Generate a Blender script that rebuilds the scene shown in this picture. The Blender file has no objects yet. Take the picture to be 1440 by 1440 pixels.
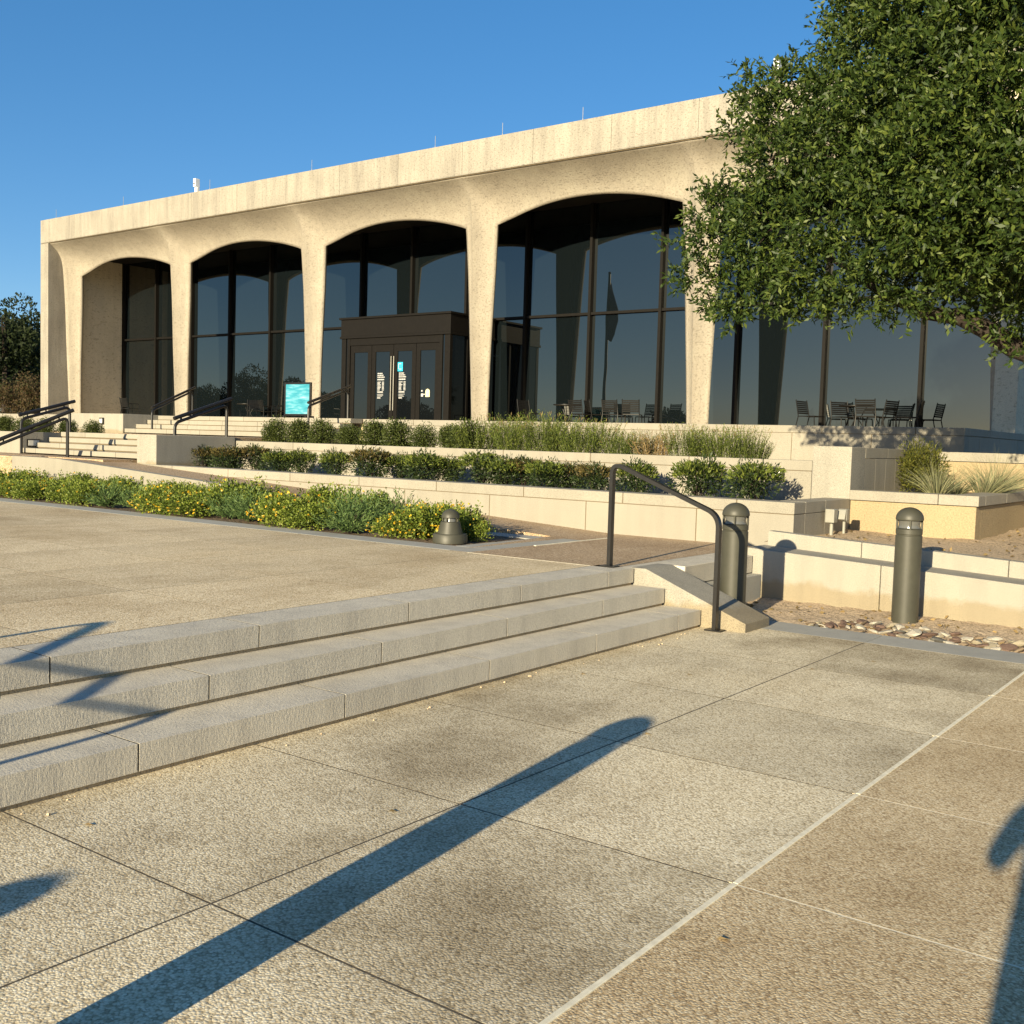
import bpy, bmesh, math, random
import numpy as np
from mathutils import Vector, Matrix, Quaternion

random.seed(7)
RNG = np.random.default_rng(11)
scene = bpy.context.scene
COL = scene.collection

# ------------------------------------------------------------------ camera
F = 1499.38
RW = np.array([[0.80141039, 0.06228784, -0.59486268],
               [0.59739954, -0.03473253, 0.80119126],
               [0.02924338, -0.9974537, -0.06504574]])
H = 1.55


def at(px, py, Y):
    """point on the plane at depth Y (metres into the site) seen at a photo pixel"""
    r = RW @ np.array([px - 720., py - 720., F])
    t = Y / r[1]
    return Vector((r[0] * t, Y, r[2] * t + H))


def atX(px, Y):
    return at(px, 610, Y).x


def ppm(p):
    """photo pixels per metre at a point"""
    d = RW[0, 2] * p[0] + RW[1, 2] * p[1] + RW[2, 2] * (p[2] - H)
    return F / d


cam = bpy.data.cameras.new('camera')
cam.sensor_width = 36
cam.lens = F / 1440 * 36
cam.clip_start = 0.03
cam.clip_end = 3000
camo = bpy.data.objects.new('camera', cam)
COL.objects.link(camo)
m = Matrix.Identity(4)
for i in range(3):
    m[i][0] = RW[i, 0]
    m[i][1] = -RW[i, 1]
    m[i][2] = -RW[i, 2]
m[2][3] = H
camo.matrix_world = m
scene.camera = camo

# ------------------------------------------------------------------ light
SUN_EL = math.radians(14.0)
to_sun = Vector((0.14, -1.0, 0)).normalized() * math.cos(SUN_EL) + Vector((0, 0, math.sin(SUN_EL)))
sun = bpy.data.lights.new('sun', 'SUN')
sun.energy = 5.0
sun.angle = math.radians(0.5)
sun.color = (1.0, 0.855, 0.58)
suno = bpy.data.objects.new('sun', sun)
suno.rotation_euler = (-to_sun).to_track_quat('-Z', 'Y').to_euler()
suno.location = (0, -20, 30)
COL.objects.link(suno)

world = bpy.data.worlds.new('World')
scene.world = world
world.use_nodes = True
wn = world.node_tree.nodes
sky = wn.new('ShaderNodeTexSky')
sky.sky_type = 'NISHITA'
sky.sun_disc = False
sky.sun_elevation = SUN_EL
sky.sun_rotation = math.radians(172)
sky.altitude = 200
sky.air_density = 0.75
sky.dust_density = 0.35
sky.ozone_density = 3.0
bg = wn['Background']
bg.inputs['Strength'].default_value = 0.12
hsv = wn.new('ShaderNodeHueSaturation')
hsv.inputs['Saturation'].default_value = 1.46
hsv.inputs['Hue'].default_value = 0.504
gm = wn.new('ShaderNodeGamma')
gm.inputs[1].default_value = 0.66
world.node_tree.links.new(sky.outputs[0], gm.inputs[0])
world.node_tree.links.new(gm.outputs[0], hsv.inputs['Color'])
world.node_tree.links.new(hsv.outputs[0], bg.inputs[0])
scene.view_settings.view_transform = 'Standard'
scene.view_settings.look = 'None'
scene.view_settings.exposure = 1.15
scene.cycles.max_bounces = 8
scene.cycles.use_denoising = True


# ------------------------------------------------------------------ materials
class NT:
    def __init__(s, name):
        s.m = bpy.data.materials.new(name)
        s.m.use_nodes = True
        s.t = s.m.node_tree
        s.b = s.t.nodes['Principled BSDF']

    def n(s, kind, **kw):
        nd = s.t.nodes.new('ShaderNode' + kind)
        for k, v in kw.items():
            if k[0] == 'i' and k[1:].isdigit():
                nd.inputs[int(k[1:])].default_value = v
            else:
                setattr(nd, k, v)
        return nd

    def l(s, a, b):
        s.t.links.new(a, b)

    def coord(s):
        return s.n('TexCoord').outputs['Object']

    def noise(s, vec, scale, detail=4, rough=0.55):
        nd = s.n('TexNoise')
        nd.inputs['Scale'].default_value = scale
        nd.inputs['Detail'].default_value = detail
        nd.inputs['Roughness'].default_value = rough
        s.l(vec, nd.inputs['Vector'])
        return nd.outputs['Fac']

    def vor(s, vec, scale, feature='F1'):
        nd = s.n('TexVoronoi', feature=feature)
        nd.inputs['Scale'].default_value = scale
        s.l(vec, nd.inputs['Vector'])
        return nd

    def mapv(s, vec, scale=(1, 1, 1)):
        nd = s.n('Mapping')
        nd.inputs['Scale'].default_value = scale
        s.l(vec, nd.inputs['Vector'])
        return nd.outputs[0]

    def ramp(s, fac, stops):
        nd = s.n('ValToRGB')
        cr = nd.color_ramp
        while len(cr.elements) < len(stops):
            cr.elements.new(0.5)
        for e, (p, c) in zip(cr.elements, stops):
            e.position = p
            e.color = (c[0], c[1], c[2], 1) if hasattr(c, '__len__') else (c, c, c, 1)
        s.l(fac, nd.inputs[0])
        return nd.outputs[0]

    def mul(s, a, b, fac=1.0):
        nd = s.n('MixRGB', blend_type='MULTIPLY')
        nd.inputs[0].default_value = fac
        s.l(a, nd.inputs[1])
        s.l(b, nd.inputs[2])
        return nd.outputs[0]

    def mix(s, fac, a, b):
        nd = s.n('MixRGB')
        s.l(fac, nd.inputs[0])
        for k, v in ((1, a), (2, b)):
            if hasattr(v, 'is_linked'):
                s.l(v, nd.inputs[k])
            else:
                nd.inputs[k].default_value = (*v, 1)
        return nd.outputs[0]

    def island(s):
        return s.n('NewGeometry').outputs['Random Per Island']

    def bump(s, height, strength, dist, prev=None):
        nd = s.n('Bump')
        nd.inputs['Strength'].default_value = strength
        nd.inputs['Distance'].default_value = dist
        s.l(height, nd.inputs['Height'])
        if prev is not None:
            s.l(prev, nd.inputs['Normal'])
        return nd.outputs[0]

    def done(s, col=None, normal=None, rough=0.85, spec=0.3, metal=0.0):
        b = s.b
        if col is not None:
            if hasattr(col, 'is_linked'):
                s.l(col, b.inputs['Base Color'])
            else:
                b.inputs['Base Color'].default_value = (*col, 1)
        if normal is not None:
            s.l(normal, b.inputs['Normal'])
        b.inputs['Roughness'].default_value = rough
        b.inputs['Specular IOR Level'].default_value = spec
        b.inputs['Metallic'].default_value = metal
        return s.m


def mat_plain(name, col, rough=0.6, spec=0.4, metal=0.0, var=0.12, scale=9):
    t = NT(name)
    c = t.coord()
    n = t.noise(c, scale, 5)
    lo = [x * (1 - var) for x in col]
    hi = [min(1, x * (1 + var)) for x in col]
    return t.done(t.ramp(n, [(0.3, lo), (0.7, hi)]), None, rough, spec, metal)


def mat_aggregate(name, cols, size, stain, bump=0.8, dist=0.006, tint=(1, 1, 1), slabvar=0.12):
    """exposed aggregate concrete: one voronoi cell per pebble"""
    t = NT(name)
    c = t.coord()
    nz = t.n('TexNoise')
    nz.inputs['Scale'].default_value = 35
    t.l(c, nz.inputs['Vector'])
    dm = t.n('VectorMath', operation='MULTIPLY_ADD')
    t.l(nz.outputs['Color'], dm.inputs[0])
    dm.inputs[1].default_value = (0.012, 0.012, 0.012)
    t.l(c, dm.inputs[2])
    c2 = dm.outputs[0]
    v = t.vor(c2, 1 / size)
    sep = t.n('SeparateColor')
    t.l(v.outputs['Color'], sep.inputs[0])
    k = len(cols)
    base = t.ramp(sep.outputs[0], [((i + 0.5) / k, cc) for i, cc in enumerate(cols)])
    # cement gaps between pebbles, their occlusion shade put into the colour
    gap = t.ramp(v.outputs['Distance'], [(0.0, (1.06,) * 3), (0.42, (1.0,) * 3), (0.72, (0.74, 0.70, 0.64))])
    base = t.mul(base, gap)
    s1 = t.noise(c, 0.55, 5, 0.62)
    base = t.mul(base, t.ramp(s1, [(0.36, (stain, stain * 0.95, stain * 0.88)), (0.53, (1, 1, 1)), (0.75, (1.08, 1.06, 1.02))]))
    s2 = t.noise(t.mapv(c, (1, 0.35, 1)), 2.3, 6, 0.7)
    base = t.mul(base, t.ramp(s2, [(0.32, (0.84, 0.82, 0.79)), (0.52, (1, 1, 1))]))
    isl = t.ramp(t.island(), [(0, (1 - slabvar,) * 3), (1, (1 + slabvar * 0.6,) * 3)])
    base = t.mul(base, isl)
    tn = t.n('RGB')
    tn.outputs[0].default_value = (*tint, 1)
    base = t.mul(base, tn.outputs[0])
    inv = t.n('Math', operation='SUBTRACT')
    inv.inputs[0].default_value = 1.0
    t.l(v.outputs['Distance'], inv.inputs[1])
    b1 = t.bump(inv.outputs[0], bump, dist)
    b2 = t.bump(t.noise(c, 160, 3), 0.35, 0.002, b1)
    return t.done(base, b2, 0.88, 0.25)


def mat_stone(name, col, speck=0.25, speck_scale=160, streak=0.0, pit=0.0, bump=0.3, slab=0.07, bdist=0.003,
              warm=None, chisel=0.0, pitscale=26, rough=0.85, splash=False):
    t = NT(name)
    c = t.coord()
    big = t.noise(c, 0.8, 6, 0.6)
    lo = [x * 0.88 for x in col]
    w = warm or [min(1, x * 1.06) for x in col]
    base = t.ramp(big, [(0.28, lo), (0.5, col), (0.72, w)])
    if speck:
        sp = t.noise(c, speck_scale, 2, 0.8)
        base = t.mul(base, t.ramp(sp, [(0.33, (1 - speck * 1.5,) * 3), (0.5, (1, 1, 1)), (0.68, (1 + speck * 0.5,) * 3)]))
    if streak:
        st = t.noise(t.mapv(c, (5.5, 5.5, 0.45)), 1.0, 6, 0.65)
        base = t.mul(base, t.ramp(st, [(0.36, (1 - streak, 1 - streak, 1 - streak * 0.95)), (0.56, (1, 1, 1))]))
    base = t.mul(base, t.ramp(t.island(), [(0, (1 - slab,) * 3), (1, (1 + slab * 0.6,) * 3)]))
    if splash:
        sx = t.n('SeparateXYZ')
        t.l(c, sx.inputs[0])
        ad = t.n('Math', operation='MULTIPLY_ADD')
        t.l(t.noise(c, 3.5, 5, .65), ad.inputs[0])
        ad.inputs[1].default_value = -0.30
        t.l(sx.outputs[2], ad.inputs[2])
        base = t.mul(base, t.ramp(ad.outputs[0], [(0.0, (.84, .76, .63)), (0.07, (1, 1, 1))]))
    h = t.noise(c, speck_scale * 0.6, 4, 0.7)
    nrm = t.bump(h, bump, bdist)
    if pit:
        pv = t.noise(t.mapv(c, (1, 1, 1.7)), pitscale, 5, 0.62)
        pr = t.ramp(pv, [(0.34, 0.0), (0.44, 1.0)])
        base = t.mul(base, t.ramp(pv, [(0.33, (1 - pit, 1 - pit * 1.05, 1 - pit * 1.1)), (0.45, (1, 1, 1))]))
        nrm = t.bump(pr, 0.55, 0.012, nrm)
    if chisel:
        cv = t.noise(t.mapv(c, (45, 70, 34)), 1.0, 4, 0.7)
        nrm = t.bump(cv, chisel, 0.008, nrm)
    return t.done(base, nrm, rough, 0.25)


def mat_leaf(name, a, b, c3=None, rough=0.45, spec=0.4, trans=0.3):
    t = NT(name)
    stops = [(0.0, a), (0.6, b)]
    if c3:
        stops.append((0.95, c3))
    else:
        stops.append((1.0, [x * 1.35 for x in b]))
    col = t.ramp(t.island(), stops)
    big = t.noise(t.coord(), 1.1, 3)
    col = t.mul(col, t.ramp(big, [(0.3, (0.75, 0.78, 0.72)), (0.7, (1.2, 1.15, 1.0))]))
    t.done(col, None, rough, spec)
    tr = t.n('BsdfTranslucent')
    t.l(col, tr.inputs[0])
    mx = t.n('MixShader')
    mx.inputs[0].default_value = trans
    out = t.t.nodes['Material Output']
    t.l(t.b.outputs[0], mx.inputs[1])
    t.l(tr.outputs[0], mx.inputs[2])
    t.l(mx.outputs[0], out.inputs[0])
    return t.m


def mat_glass(name, tint, ior, rough=0.0):
    t = NT(name)
    t.done(tint, None, rough, 0.5)
    t.b.inputs['Specular Tint'].default_value = (1.0, .98, .90, 1)
    t.b.inputs['IOR'].default_value = ior
    # large panes are never perfectly flat
    nz = t.noise(t.coord(), 0.35, 2, 0.4)
    t.l(t.bump(nz, 0.05, 0.05), t.b.inputs['Normal'])
    return t.m


M = {}
M['paving'] = mat_aggregate('paving_aggregate', [(.46, .385, .255), (.67, .575, .39), (.78, .69, .495), (.71, .615, .43), (.84, .76, .57)], 0.0095, 0.56, bump=0.36, dist=0.005)
M['paving_tan'] = mat_aggregate('paving_tan_aggregate', [(.45, .335, .195), (.68, .535, .33), (.77, .63, .405), (.63, .49, .29), (.82, .70, .475)], 0.009, 0.80, bump=0.36, dist=0.005)
M['plaza'] = mat_aggregate('plaza_aggregate', [(.47, .36, .212), (.69, .56, .36), (.785, .66, .443), (.63, .51, .325), (.84, .74, .535)], 0.009, 0.78, bump=0.5, dist=0.004)
M['path'] = mat_aggregate('path_aggregate', [(.24, .165, .10), (.43, .31, .19), (.53, .40, .26), (.40, .29, .18), (.58, .47, .34)], 0.011, 0.8, bump=0.6, dist=0.004)
M['joint_dark'] = mat_plain('joint_filler_dark', (.10, .085, .065), 0.95, 0.1, var=.3, scale=40)
M['joint_light'] = mat_plain('joint_filler_cream', (.74, .68, .52), 0.9, 0.1, var=.15, scale=30)
M['concrete'] = mat_stone('grey_concrete', (.36, .35, .31), 0.12, 120, 0.1, 0, 0.25)
M['concrete_step'] = mat_stone('step_granite', (.585, .535, .435), 0.34, 230, 0.14, 0, 0.5, 0.06, chisel=0.42)
M['granite'] = mat_stone('pale_granite', (.295, .272, .222), 0.24, 150, 0.07, 0, 0.3, 0.07)
M['granite_rough'] = mat_stone('flamed_granite', (.32, .30, .25), 0.36, 150, 0.10, 0, 0.5, 0.05, 0.005, splash=True)
M['recess'] = mat_stone('mortar_recess', (.15, .115, .07), 0.15, 90, 0, 0, 0.3)
M['mortar'] = mat_stone('sandy_mortar', (.40, .31, .19), 0.3, 90, 0, 0, 0.6)
M['stucco'] = mat_stone('tan_stucco', (.35, .275, .165), 0.12, 60, 0.0, 0.12, 0.9, 0.04, 0.012, pitscale=60)
M['shell'] = mat_stone('shellstone', (.335, .298, .238), 0.12, 40, 0.10, 0.26, 0.45, 0.05, 0.005, warm=(.375, .34, .272), pitscale=15)
M['shell_fascia'] = mat_stone('shellstone_fascia', (.305, .278, .230), 0.16, 40, 0.20, 0.30, 0.5, 0.05, 0.005, warm=(.345, .32, .265), pitscale=14)
M['stone_shade_lift'] = mat_stone('shade_lifted_stone', (.60, .52, .385), 0.14, 40, .06, .34, .5, 0, pitscale=9)  # paler copy of the building stone, lifts shaded parts by colour
M['bronze'] = mat_plain('dark_bronze_frame', (.007, .006, .005), 0.6, 0.12, 0.0, 0.15)
M['bronze_dark'] = mat_plain('porch_soffit_bronze', (.010, .009, .008), 0.7, 0.2, 0.0, 0.1)
M['interior'] = mat_plain('dark_interior', (.008, .008, .009), 0.9, 0.1)
M['glass'] = mat_glass('tinted_glass', (.004, .006, .007), 1.95)
M['glass_door'] = mat_glass('door_glass', (.004, .005, .006), 1.6)
M['metal_black'] = mat_plain('painted_black_metal', (.011, .010, .009), 0.38, 0.5, 0.0, 0.2, 25)
M['bollard'] = mat_plain('olive_grey_paint', (.048, .047, .034), 0.5, 0.4, 0.0, 0.10, 14)
M['lens'] = mat_plain('lamp_lens', (.11, .11, .10), 0.15, 0.6)
M['chair'] = mat_plain('black_chair_metal', (.007, .007, .007), 0.45, 0.25)
M['white_box'] = mat_plain('white_enamel', (.78, .77, .73), 0.5, 0.4)
M['grey_box'] = mat_plain('galvanised_grey', (.24, .235, .20), 0.45, 0.5)
M['lamp_plate'] = mat_plain('pale_lamp_plate', (.66, .63, .55), 0.5, 0.4)
M['soil'] = mat_stone('dry_soil', (.50, .385, .26), 0.35, 40, 0, 0.2, 1.0, 0, 0.02, pitscale=14)
M['soil_dark'] = mat_stone('planting_soil', (.16, .115, .075), 0.35, 40, 0, 0.2, 1.0, 0, 0.02, pitscale=14)
M['lawn'] = mat_stone('lawn', (.10, .115, .04), 0.4, 12, 0, 0.1, 0.8, 0, 0.02)
M['bark'] = mat_stone('oak_bark', (.042, .032, .025), 0.4, 30, 0.3, 0.3, 1.0, 0, 0.02)
M['leaf_oak'] = mat_leaf('oak_leaf', (.020, .038, .009), (.046, .079, .016), (.11, .145, .032), 0.5, 0.3)
M['leaf_far'] = mat_leaf('far_leaf', (.014, .022, .010), (.028, .040, .016), None, 0.6, 0.2)
M['leaf_brown'] = mat_leaf('brown_leaf', (.06, .04, .022), (.11, .075, .04), (.05, .06, .02), 0.6, 0.2)
M['leaf_box'] = mat_leaf('boxwood_leaf', (.035, .050, .014), (.075, .100, .025), (.12, .145, .04), 0.5, 0.3)
M['leaf_nandina'] = mat_leaf('nandina_leaf', (.017, .034, .013), (.038, .062, .020), (.075, .10, .032), 0.45, 0.35)
M['leaf_red'] = mat_leaf('nandina_red_leaf', (.07, .06, .022), (.11, .095, .032), (.19, .14, .055), 0.5, 0.3)
M['leaf_rosemary'] = mat_leaf('rosemary_leaf', (.075, .11, .022), (.135, .175, .036), (.21, .24, .055), 0.55, 0.2)
M['leaf_dry'] = mat_leaf('dry_stem', (.16, .12, .06), (.26, .19, .10), None, 0.7, 0.1)
M['leaf_lantana'] = mat_leaf('lantana_leaf', (.075, .115, .018), (.16, .215, .034), (.27, .31, .06), 0.5, 0.3)
M['leaf_sage'] = mat_leaf('spiky_green_leaf', (.065, .115, .040), (.115, .185, .065), (.18, .25, .09), 0.55, 0.2)
M['leaf_grass'] = mat_leaf('blue_grass_blade', (.16, .175, .10), (.26, .27, .17), (.36, .34, .22), 0.6, 0.2)
M['leaf_bush'] = mat_leaf('olive_bush_leaf', (.055, .065, .012), (.10, .11, .022), (.16, .155, .035), 0.55, 0.2)
M['petal'] = mat_leaf('yellow_petal', (.75, .42, .02), (.85, .60, .03), (.85, .74, .25), 0.6, 0.2)
M['skin'] = mat_plain('skin', (.5, .32, .24), 0.5, 0.4)
M['cloth'] = mat_plain('navy_cloth', (.05, .06, .10), 0.9, 0.1)
M['ink_white'] = mat_plain('white_lettering', (.42, .42, .41), 0.6, 0.3, var=.02)
M['logo'] = mat_plain('blue_square', (.03, .42, .62), 0.5, 0.3, var=.3, scale=14)
M['seal'] = mat_plain('seal_yellow', (.66, .60, .36), 0.6, 0.3, var=.3, scale=30)
M['granite_shade'] = M['granite']


def mat_poster():
    t = NT('cyan_poster')
    c = t.coord()
    n = t.noise(t.mapv(c, (1.2, 1, 9)), 1.6, 5, 0.6)
    n2 = t.noise(t.mapv(c, (1.5, 1, 1.2)), 1.7, 3, 0.5)
    a = t.ramp(n, [(0.3, (.018, .18, .25)), (0.5, (.05, .27, .36)), (0.72, (.22, .42, .50))])
    b = t.ramp(n2, [(0.35, (0.8, .9, .92)), (0.65, (1.25, 1.08, 1.05))])
    return t.done(t.mul(a, b), None, 0.4, 0.3)


M['poster'] = mat_poster()


def mat_rock(name, col):
    return mat_stone(name, col, 0.25, 60, 0, 0.1, 0.5, 0.1, 0.004, pitscale=30)


ROCKM = [mat_rock('rock_cream', (.36, .31, .22)), mat_rock('rock_tan', (.27, .20, .13)),
         mat_rock('rock_reddish', (.16, .105, .08)), mat_rock('rock_grey', (.13, .125, .11)), mat_rock('rock_pale', (.46, .42, .34))]


# ------------------------------------------------------------------ mesh helpers
class MB:
    def __init__(s):
        s.v = []
        s.f = []

    def add(s, vs, fs):
        o = len(s.v)
        s.v += [tuple(v) for v in vs]
        s.f += [tuple(i + o for i in f) for f in fs]
        return s

    def box(s, x0, x1, y0, y1, z0, z1):
        if x0 > x1: x0, x1 = x1, x0
        if y0 > y1: y0, y1 = y1, y0
        return s.add([(x0, y0, z0), (x1, y0, z0), (x1, y1, z0), (x0, y1, z0), (x0, y0, z1), (x1, y0, z1), (x1, y1, z1), (x0, y1, z1)],
                     [(0, 3, 2, 1), (4, 5, 6, 7), (0, 1, 5, 4), (1, 2, 6, 5), (2, 3, 7, 6), (3, 0, 4, 7)])

    def hexa(s, pts):
        return s.add(pts, [(0, 3, 2, 1), (4, 5, 6, 7), (0, 1, 5, 4), (1, 2, 6, 5), (2, 3, 7, 6), (3, 0, 4, 7)])

    def tube(s, path, r, seg=8, squash=1.0, cap=True):
        path = [Vector(p) for p in path]
        n = len(path)
        rs = r if hasattr(r, '__len__') else [r] * n
        rings = []
        ref = None
        for i, p in enumerate(path):
            d = (path[min(i + 1, n - 1)] - path[max(i - 1, 0)])
            d.normalize()
            if ref is None:
                ref = d.orthogonal().normalized()
                if abs(d.z) < 0.95:
                    ref = Vector((0, 0, 1))
            a = d.cross(ref)
            if a.length < 1e-4:
                a = d.orthogonal()
            a.normalize()
            b = a.cross(d).normalized()
            ref = b
            rings.append([p + a * math.cos(k * math.tau / seg) * rs[i] + b * math.sin(k * math.tau / seg) * rs[i] * squash for k in range(seg)])
        o = len(s.v)
        for rg in rings:
            s.v += [tuple(q) for q in rg]
        for i in range(n - 1):
            for k in range(seg):
                k2 = (k + 1) % seg
                s.f.append((o + i * seg + k, o + i * seg + k2, o + (i + 1) * seg + k2, o + (i + 1) * seg + k))
        if cap:
            s.f.append(tuple(o + k for k in reversed(range(seg))))
            s.f.append(tuple(o + (n - 1) * seg + k for k in range(seg)))
        return s

    def lathe(s, prof, cx=0, cy=0, cz=0, seg=24):
        o = len(s.v)
        for r, z in prof:
            for k in range(seg):
                a = k * math.tau / seg
                s.v.append((cx + r * math.cos(a), cy + r * math.sin(a), cz + z))
        n = len(prof)
        for i in range(n - 1):
            for k in range(seg):
                k2 = (k + 1) % seg
                s.f.append((o + i * seg + k, o + i * seg + k2, o + (i + 1) * seg + k2, o + (i + 1) * seg + k))
        s.f.append(tuple(o + k for k in reversed(range(seg))))
        s.f.append(tuple(o + (n - 1) * seg + k for k in range(seg)))
        return s

    def build(s, name, mat, parent=None, smooth=False, bevel=0.0, loc=None):
        me = bpy.data.meshes.new(name)
        off = Vector((0, 0, 0))
        if parent is not None:
            off = Vector(parent.get('_o', (0, 0, 0)))
        elif loc is not None:
            off = Vector(loc)
        me.from_pydata([(x - off.x, y - off.y, z - off.z) for x, y, z in s.v], [], s.f)
        me.materials.append(mat)
        o = bpy.data.objects.new(name, me)
        COL.objects.link(o)
        if parent is not None:
            o.parent = parent
            o['_o'] = tuple(off)
        elif loc is not None:
            o.location = loc
            o['_o'] = tuple(off)
        if smooth:
            me.shade_smooth()
            try:
                me.set_sharp_from_angle(angle=math.radians(40))
            except Exception:
                pass
        if bevel:
            bv = o.modifiers.new('bevel', 'BEVEL')
            bv.width = bevel
            bv.segments = 2
            bv.limit_method = 'ANGLE'
        return o


def tag(o, label, cat, group=None):
    o['label'] = label
    o['category'] = cat
    if group:
        o['group'] = group
    return o


def thing(name, loc, label, cat, group=None):
    o = bpy.data.objects.new(name, None)
    o.empty_display_size = 0.2
    COL.objects.link(o)
    o.location = loc
    o['_o'] = tuple(loc)
    return tag(o, label, cat, group)


def struct(o, kind='structure'):
    o['kind'] = kind
    return o


def dup(root, loc, rz=0.0, label=None, scale=1.0, group=None):
    r = root.copy()
    COL.objects.link(r)
    r.location = loc
    r.rotation_euler = (0, 0, rz)
    r.scale = (scale, scale, scale) if not hasattr(scale, '__len__') else scale
    if label:
        r['label'] = label
    if group:
        r['group'] = group
    for ch in list(root.children):
        c = ch.copy()
        COL.objects.link(c)
        c.parent = r
        for g in list(ch.children):
            d = g.copy()
            COL.objects.link(d)
            d.parent = c
    return r


def mesh_np(name, verts, faces4, mat, parent=None, loc=None):
    """verts (n,3), faces (m,4) arrays -> object"""
    me = bpy.data.meshes.new(name)
    n, mm = len(verts), len(faces4)
    me.vertices.add(n)
    me.vertices.foreach_set('co', np.ascontiguousarray(verts, dtype=np.float32).ravel())
    me.loops.add(mm * 4)
    me.loops.foreach_set('vertex_index', np.ascontiguousarray(faces4, dtype=np.int32).ravel())
    me.polygons.add(mm)
    me.polygons.foreach_set('loop_start', np.arange(0, mm * 4, 4, dtype=np.int32))
    me.polygons.foreach_set('loop_total', np.full(mm, 4, dtype=np.int32))
    me.update(calc_edges=True)
    me.validate()
    me.materials.append(mat)
    o = bpy.data.objects.new(name, me)
    COL.objects.link(o)
    if parent is not None:
        o.parent = parent
    if loc is not None:
        o.location = loc
    return o


def unit(a):
    return a / np.maximum(np.linalg.norm(a, axis=1, keepdims=True), 1e-9)


def leaves(P, D, L, W, fold=0.25, rng=RNG):
    """diamond leaves: P base points, D directions, L length, W width"""
    n = len(P)
    D = unit(D)
    R = rng.normal(size=(n, 3))
    S = unit(np.cross(D, R))
    N = np.cross(S, D)
    L = np.broadcast_to(np.asarray(L, dtype=float).reshape(-1, 1), (n, 1))
    W = np.broadcast_to(np.asarray(W, dtype=float).reshape(-1, 1), (n, 1))
    mid = P + D * L * 0.5
    v = np.empty((n, 4, 3))
    v[:, 0] = P
    v[:, 1] = mid + S * W * 0.5 + N * W * fold
    v[:, 2] = P + D * L
    v[:, 3] = mid - S * W * 0.5 + N * W * fold
    f = np.arange(n * 4).reshape(n, 4)
    return v.reshape(-1, 3), f


def join(parts):
    vs, fs, o = [], [], 0
    for v, f in parts:
        vs.append(v)
        fs.append(f + o)
        o += len(v)
    return np.concatenate(vs), np.concatenate(fs)


def sphere_pts(n, rng=RNG):
    return unit(rng.normal(size=(n, 3)))


# ================================================================== SETTING
Z_P, Z_L, Z_M, Z_T = 0.45, 1.03, 1.49, 2.04       # plaza, landing, middle terrace, top terrace
g = MB().add([(-900, -900, -0.25), (900, -900, -0.25), (900, 900, -0.25), (-900, 900, -0.25)], [(0, 1, 2, 3)])
struct(g.build('ground', M['lawn']))

# lower pavement: slabs with open joints over a filler sheet
XJ = [-4.25, -2.815, -1.553]
YJ = [-0.42 - 1.295 * k for k in range(3, 0, -1)] + [-0.42 + 1.295 * k for k in range(0, 8)]
YJ = [2.185 + 1.295 * k for k in range(-8, 6)] + [8.692]
mb = MB()
for x0, x1 in ((-4.25, -2.815), (-2.815, -1.552)):
    for y0, y1 in zip(YJ[:-1], YJ[1:]):
        g = 0.005
        mb.box(x0 + g, x1 - g, y0 + g, y1 - g, -0.12, 0)
struct(mb.build('lower_pavement', M['paving']))
mb = MB()
XR = [-1.5375 + 1.6 * k for k in range(0, 8)]
for x0, x1 in zip(XR[:-1], XR[1:]):
    for y0, y1 in zip(YJ[:-1], YJ[1:]):
        mb.box(x0 + .004, x1 - .004, y0 + .0045, y1 - .0045, -0.12, 0.0)
struct(mb.build('lower_pavement_tan', M['paving_tan']))
mb = MB()
for x0 in (-14.0,):
    for y0, y1 in zip(YJ[:-1], YJ[1:]):
        pass
struct(MB().box(-4.3, -1.57, -9, 8.67, -0.13, -0.0003).build('joint_filler', M['joint_dark']))
struct(MB().box(-1.55, 9.6, -9, 8.67, -0.13, -0.0003).build('light_joint_filler', M['joint_light']))
mb = MB()
for y0, y1 in zip(YJ[:-1], YJ[1:]):
    mb.box(-1.5545, -1.534, y0 + .002, y1 - .002, -0.10, 0.004)
struct(mb.build('joint_strip', M['joint_light'], bevel=0.002))
# grey concrete band in front of the rocks
mb = MB()
for x0, x1 in ((-4.3, -2.815), (-2.815, -0.2), (-0.2, 2.5), (2.5, 6), (6, 9.6)):
    mb.box(x0 + .004, x1 - .004, 8.69, 9.16, -0.12, 0.0)
struct(mb.build('concrete_band', M['concrete'], bevel=0.005))
# beyond the pavement on the right and behind the camera
struct(MB().box(-60, 60, -70, -8.2, -0.22, -0.02).build('road', M['joint_dark']))


# soil strip with bumps between band and low wall
def soil_patch(name, x0, x1, y0, y1, zf, nx, ny, mat, amp=0.02):
    v, f = [], []
    for j in range(ny + 1):
        for i in range(nx + 1):
            x = x0 + (x1 - x0) * i / nx
            y = y0 + (y1 - y0) * j / ny
            v.append((x, y, zf(x, y) + random.uniform(-amp, amp)))
    for j in range(ny):
        for i in range(nx):
            a = j * (nx + 1) + i
            f.append((a, a + 1, a + nx + 2, a + nx + 1))
    return struct(MB().add(v, f).build(name, mat, smooth=True))


soil_patch('soil', -4.6, 7, 9.16, 10.6, lambda x, y: -0.03 + 0.05 * (y - 9.1) / 1.3, 120, 16, M['soil'], 0.012)
soil_patch('tree_bed_soil', -4.7, 16, 10.95, 26, lambda x, y: 0.55 + 0.16 * (y - 11) / 12 - 0.02 * (x + 4), 110, 80, M['soil'], 0.018)

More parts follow.
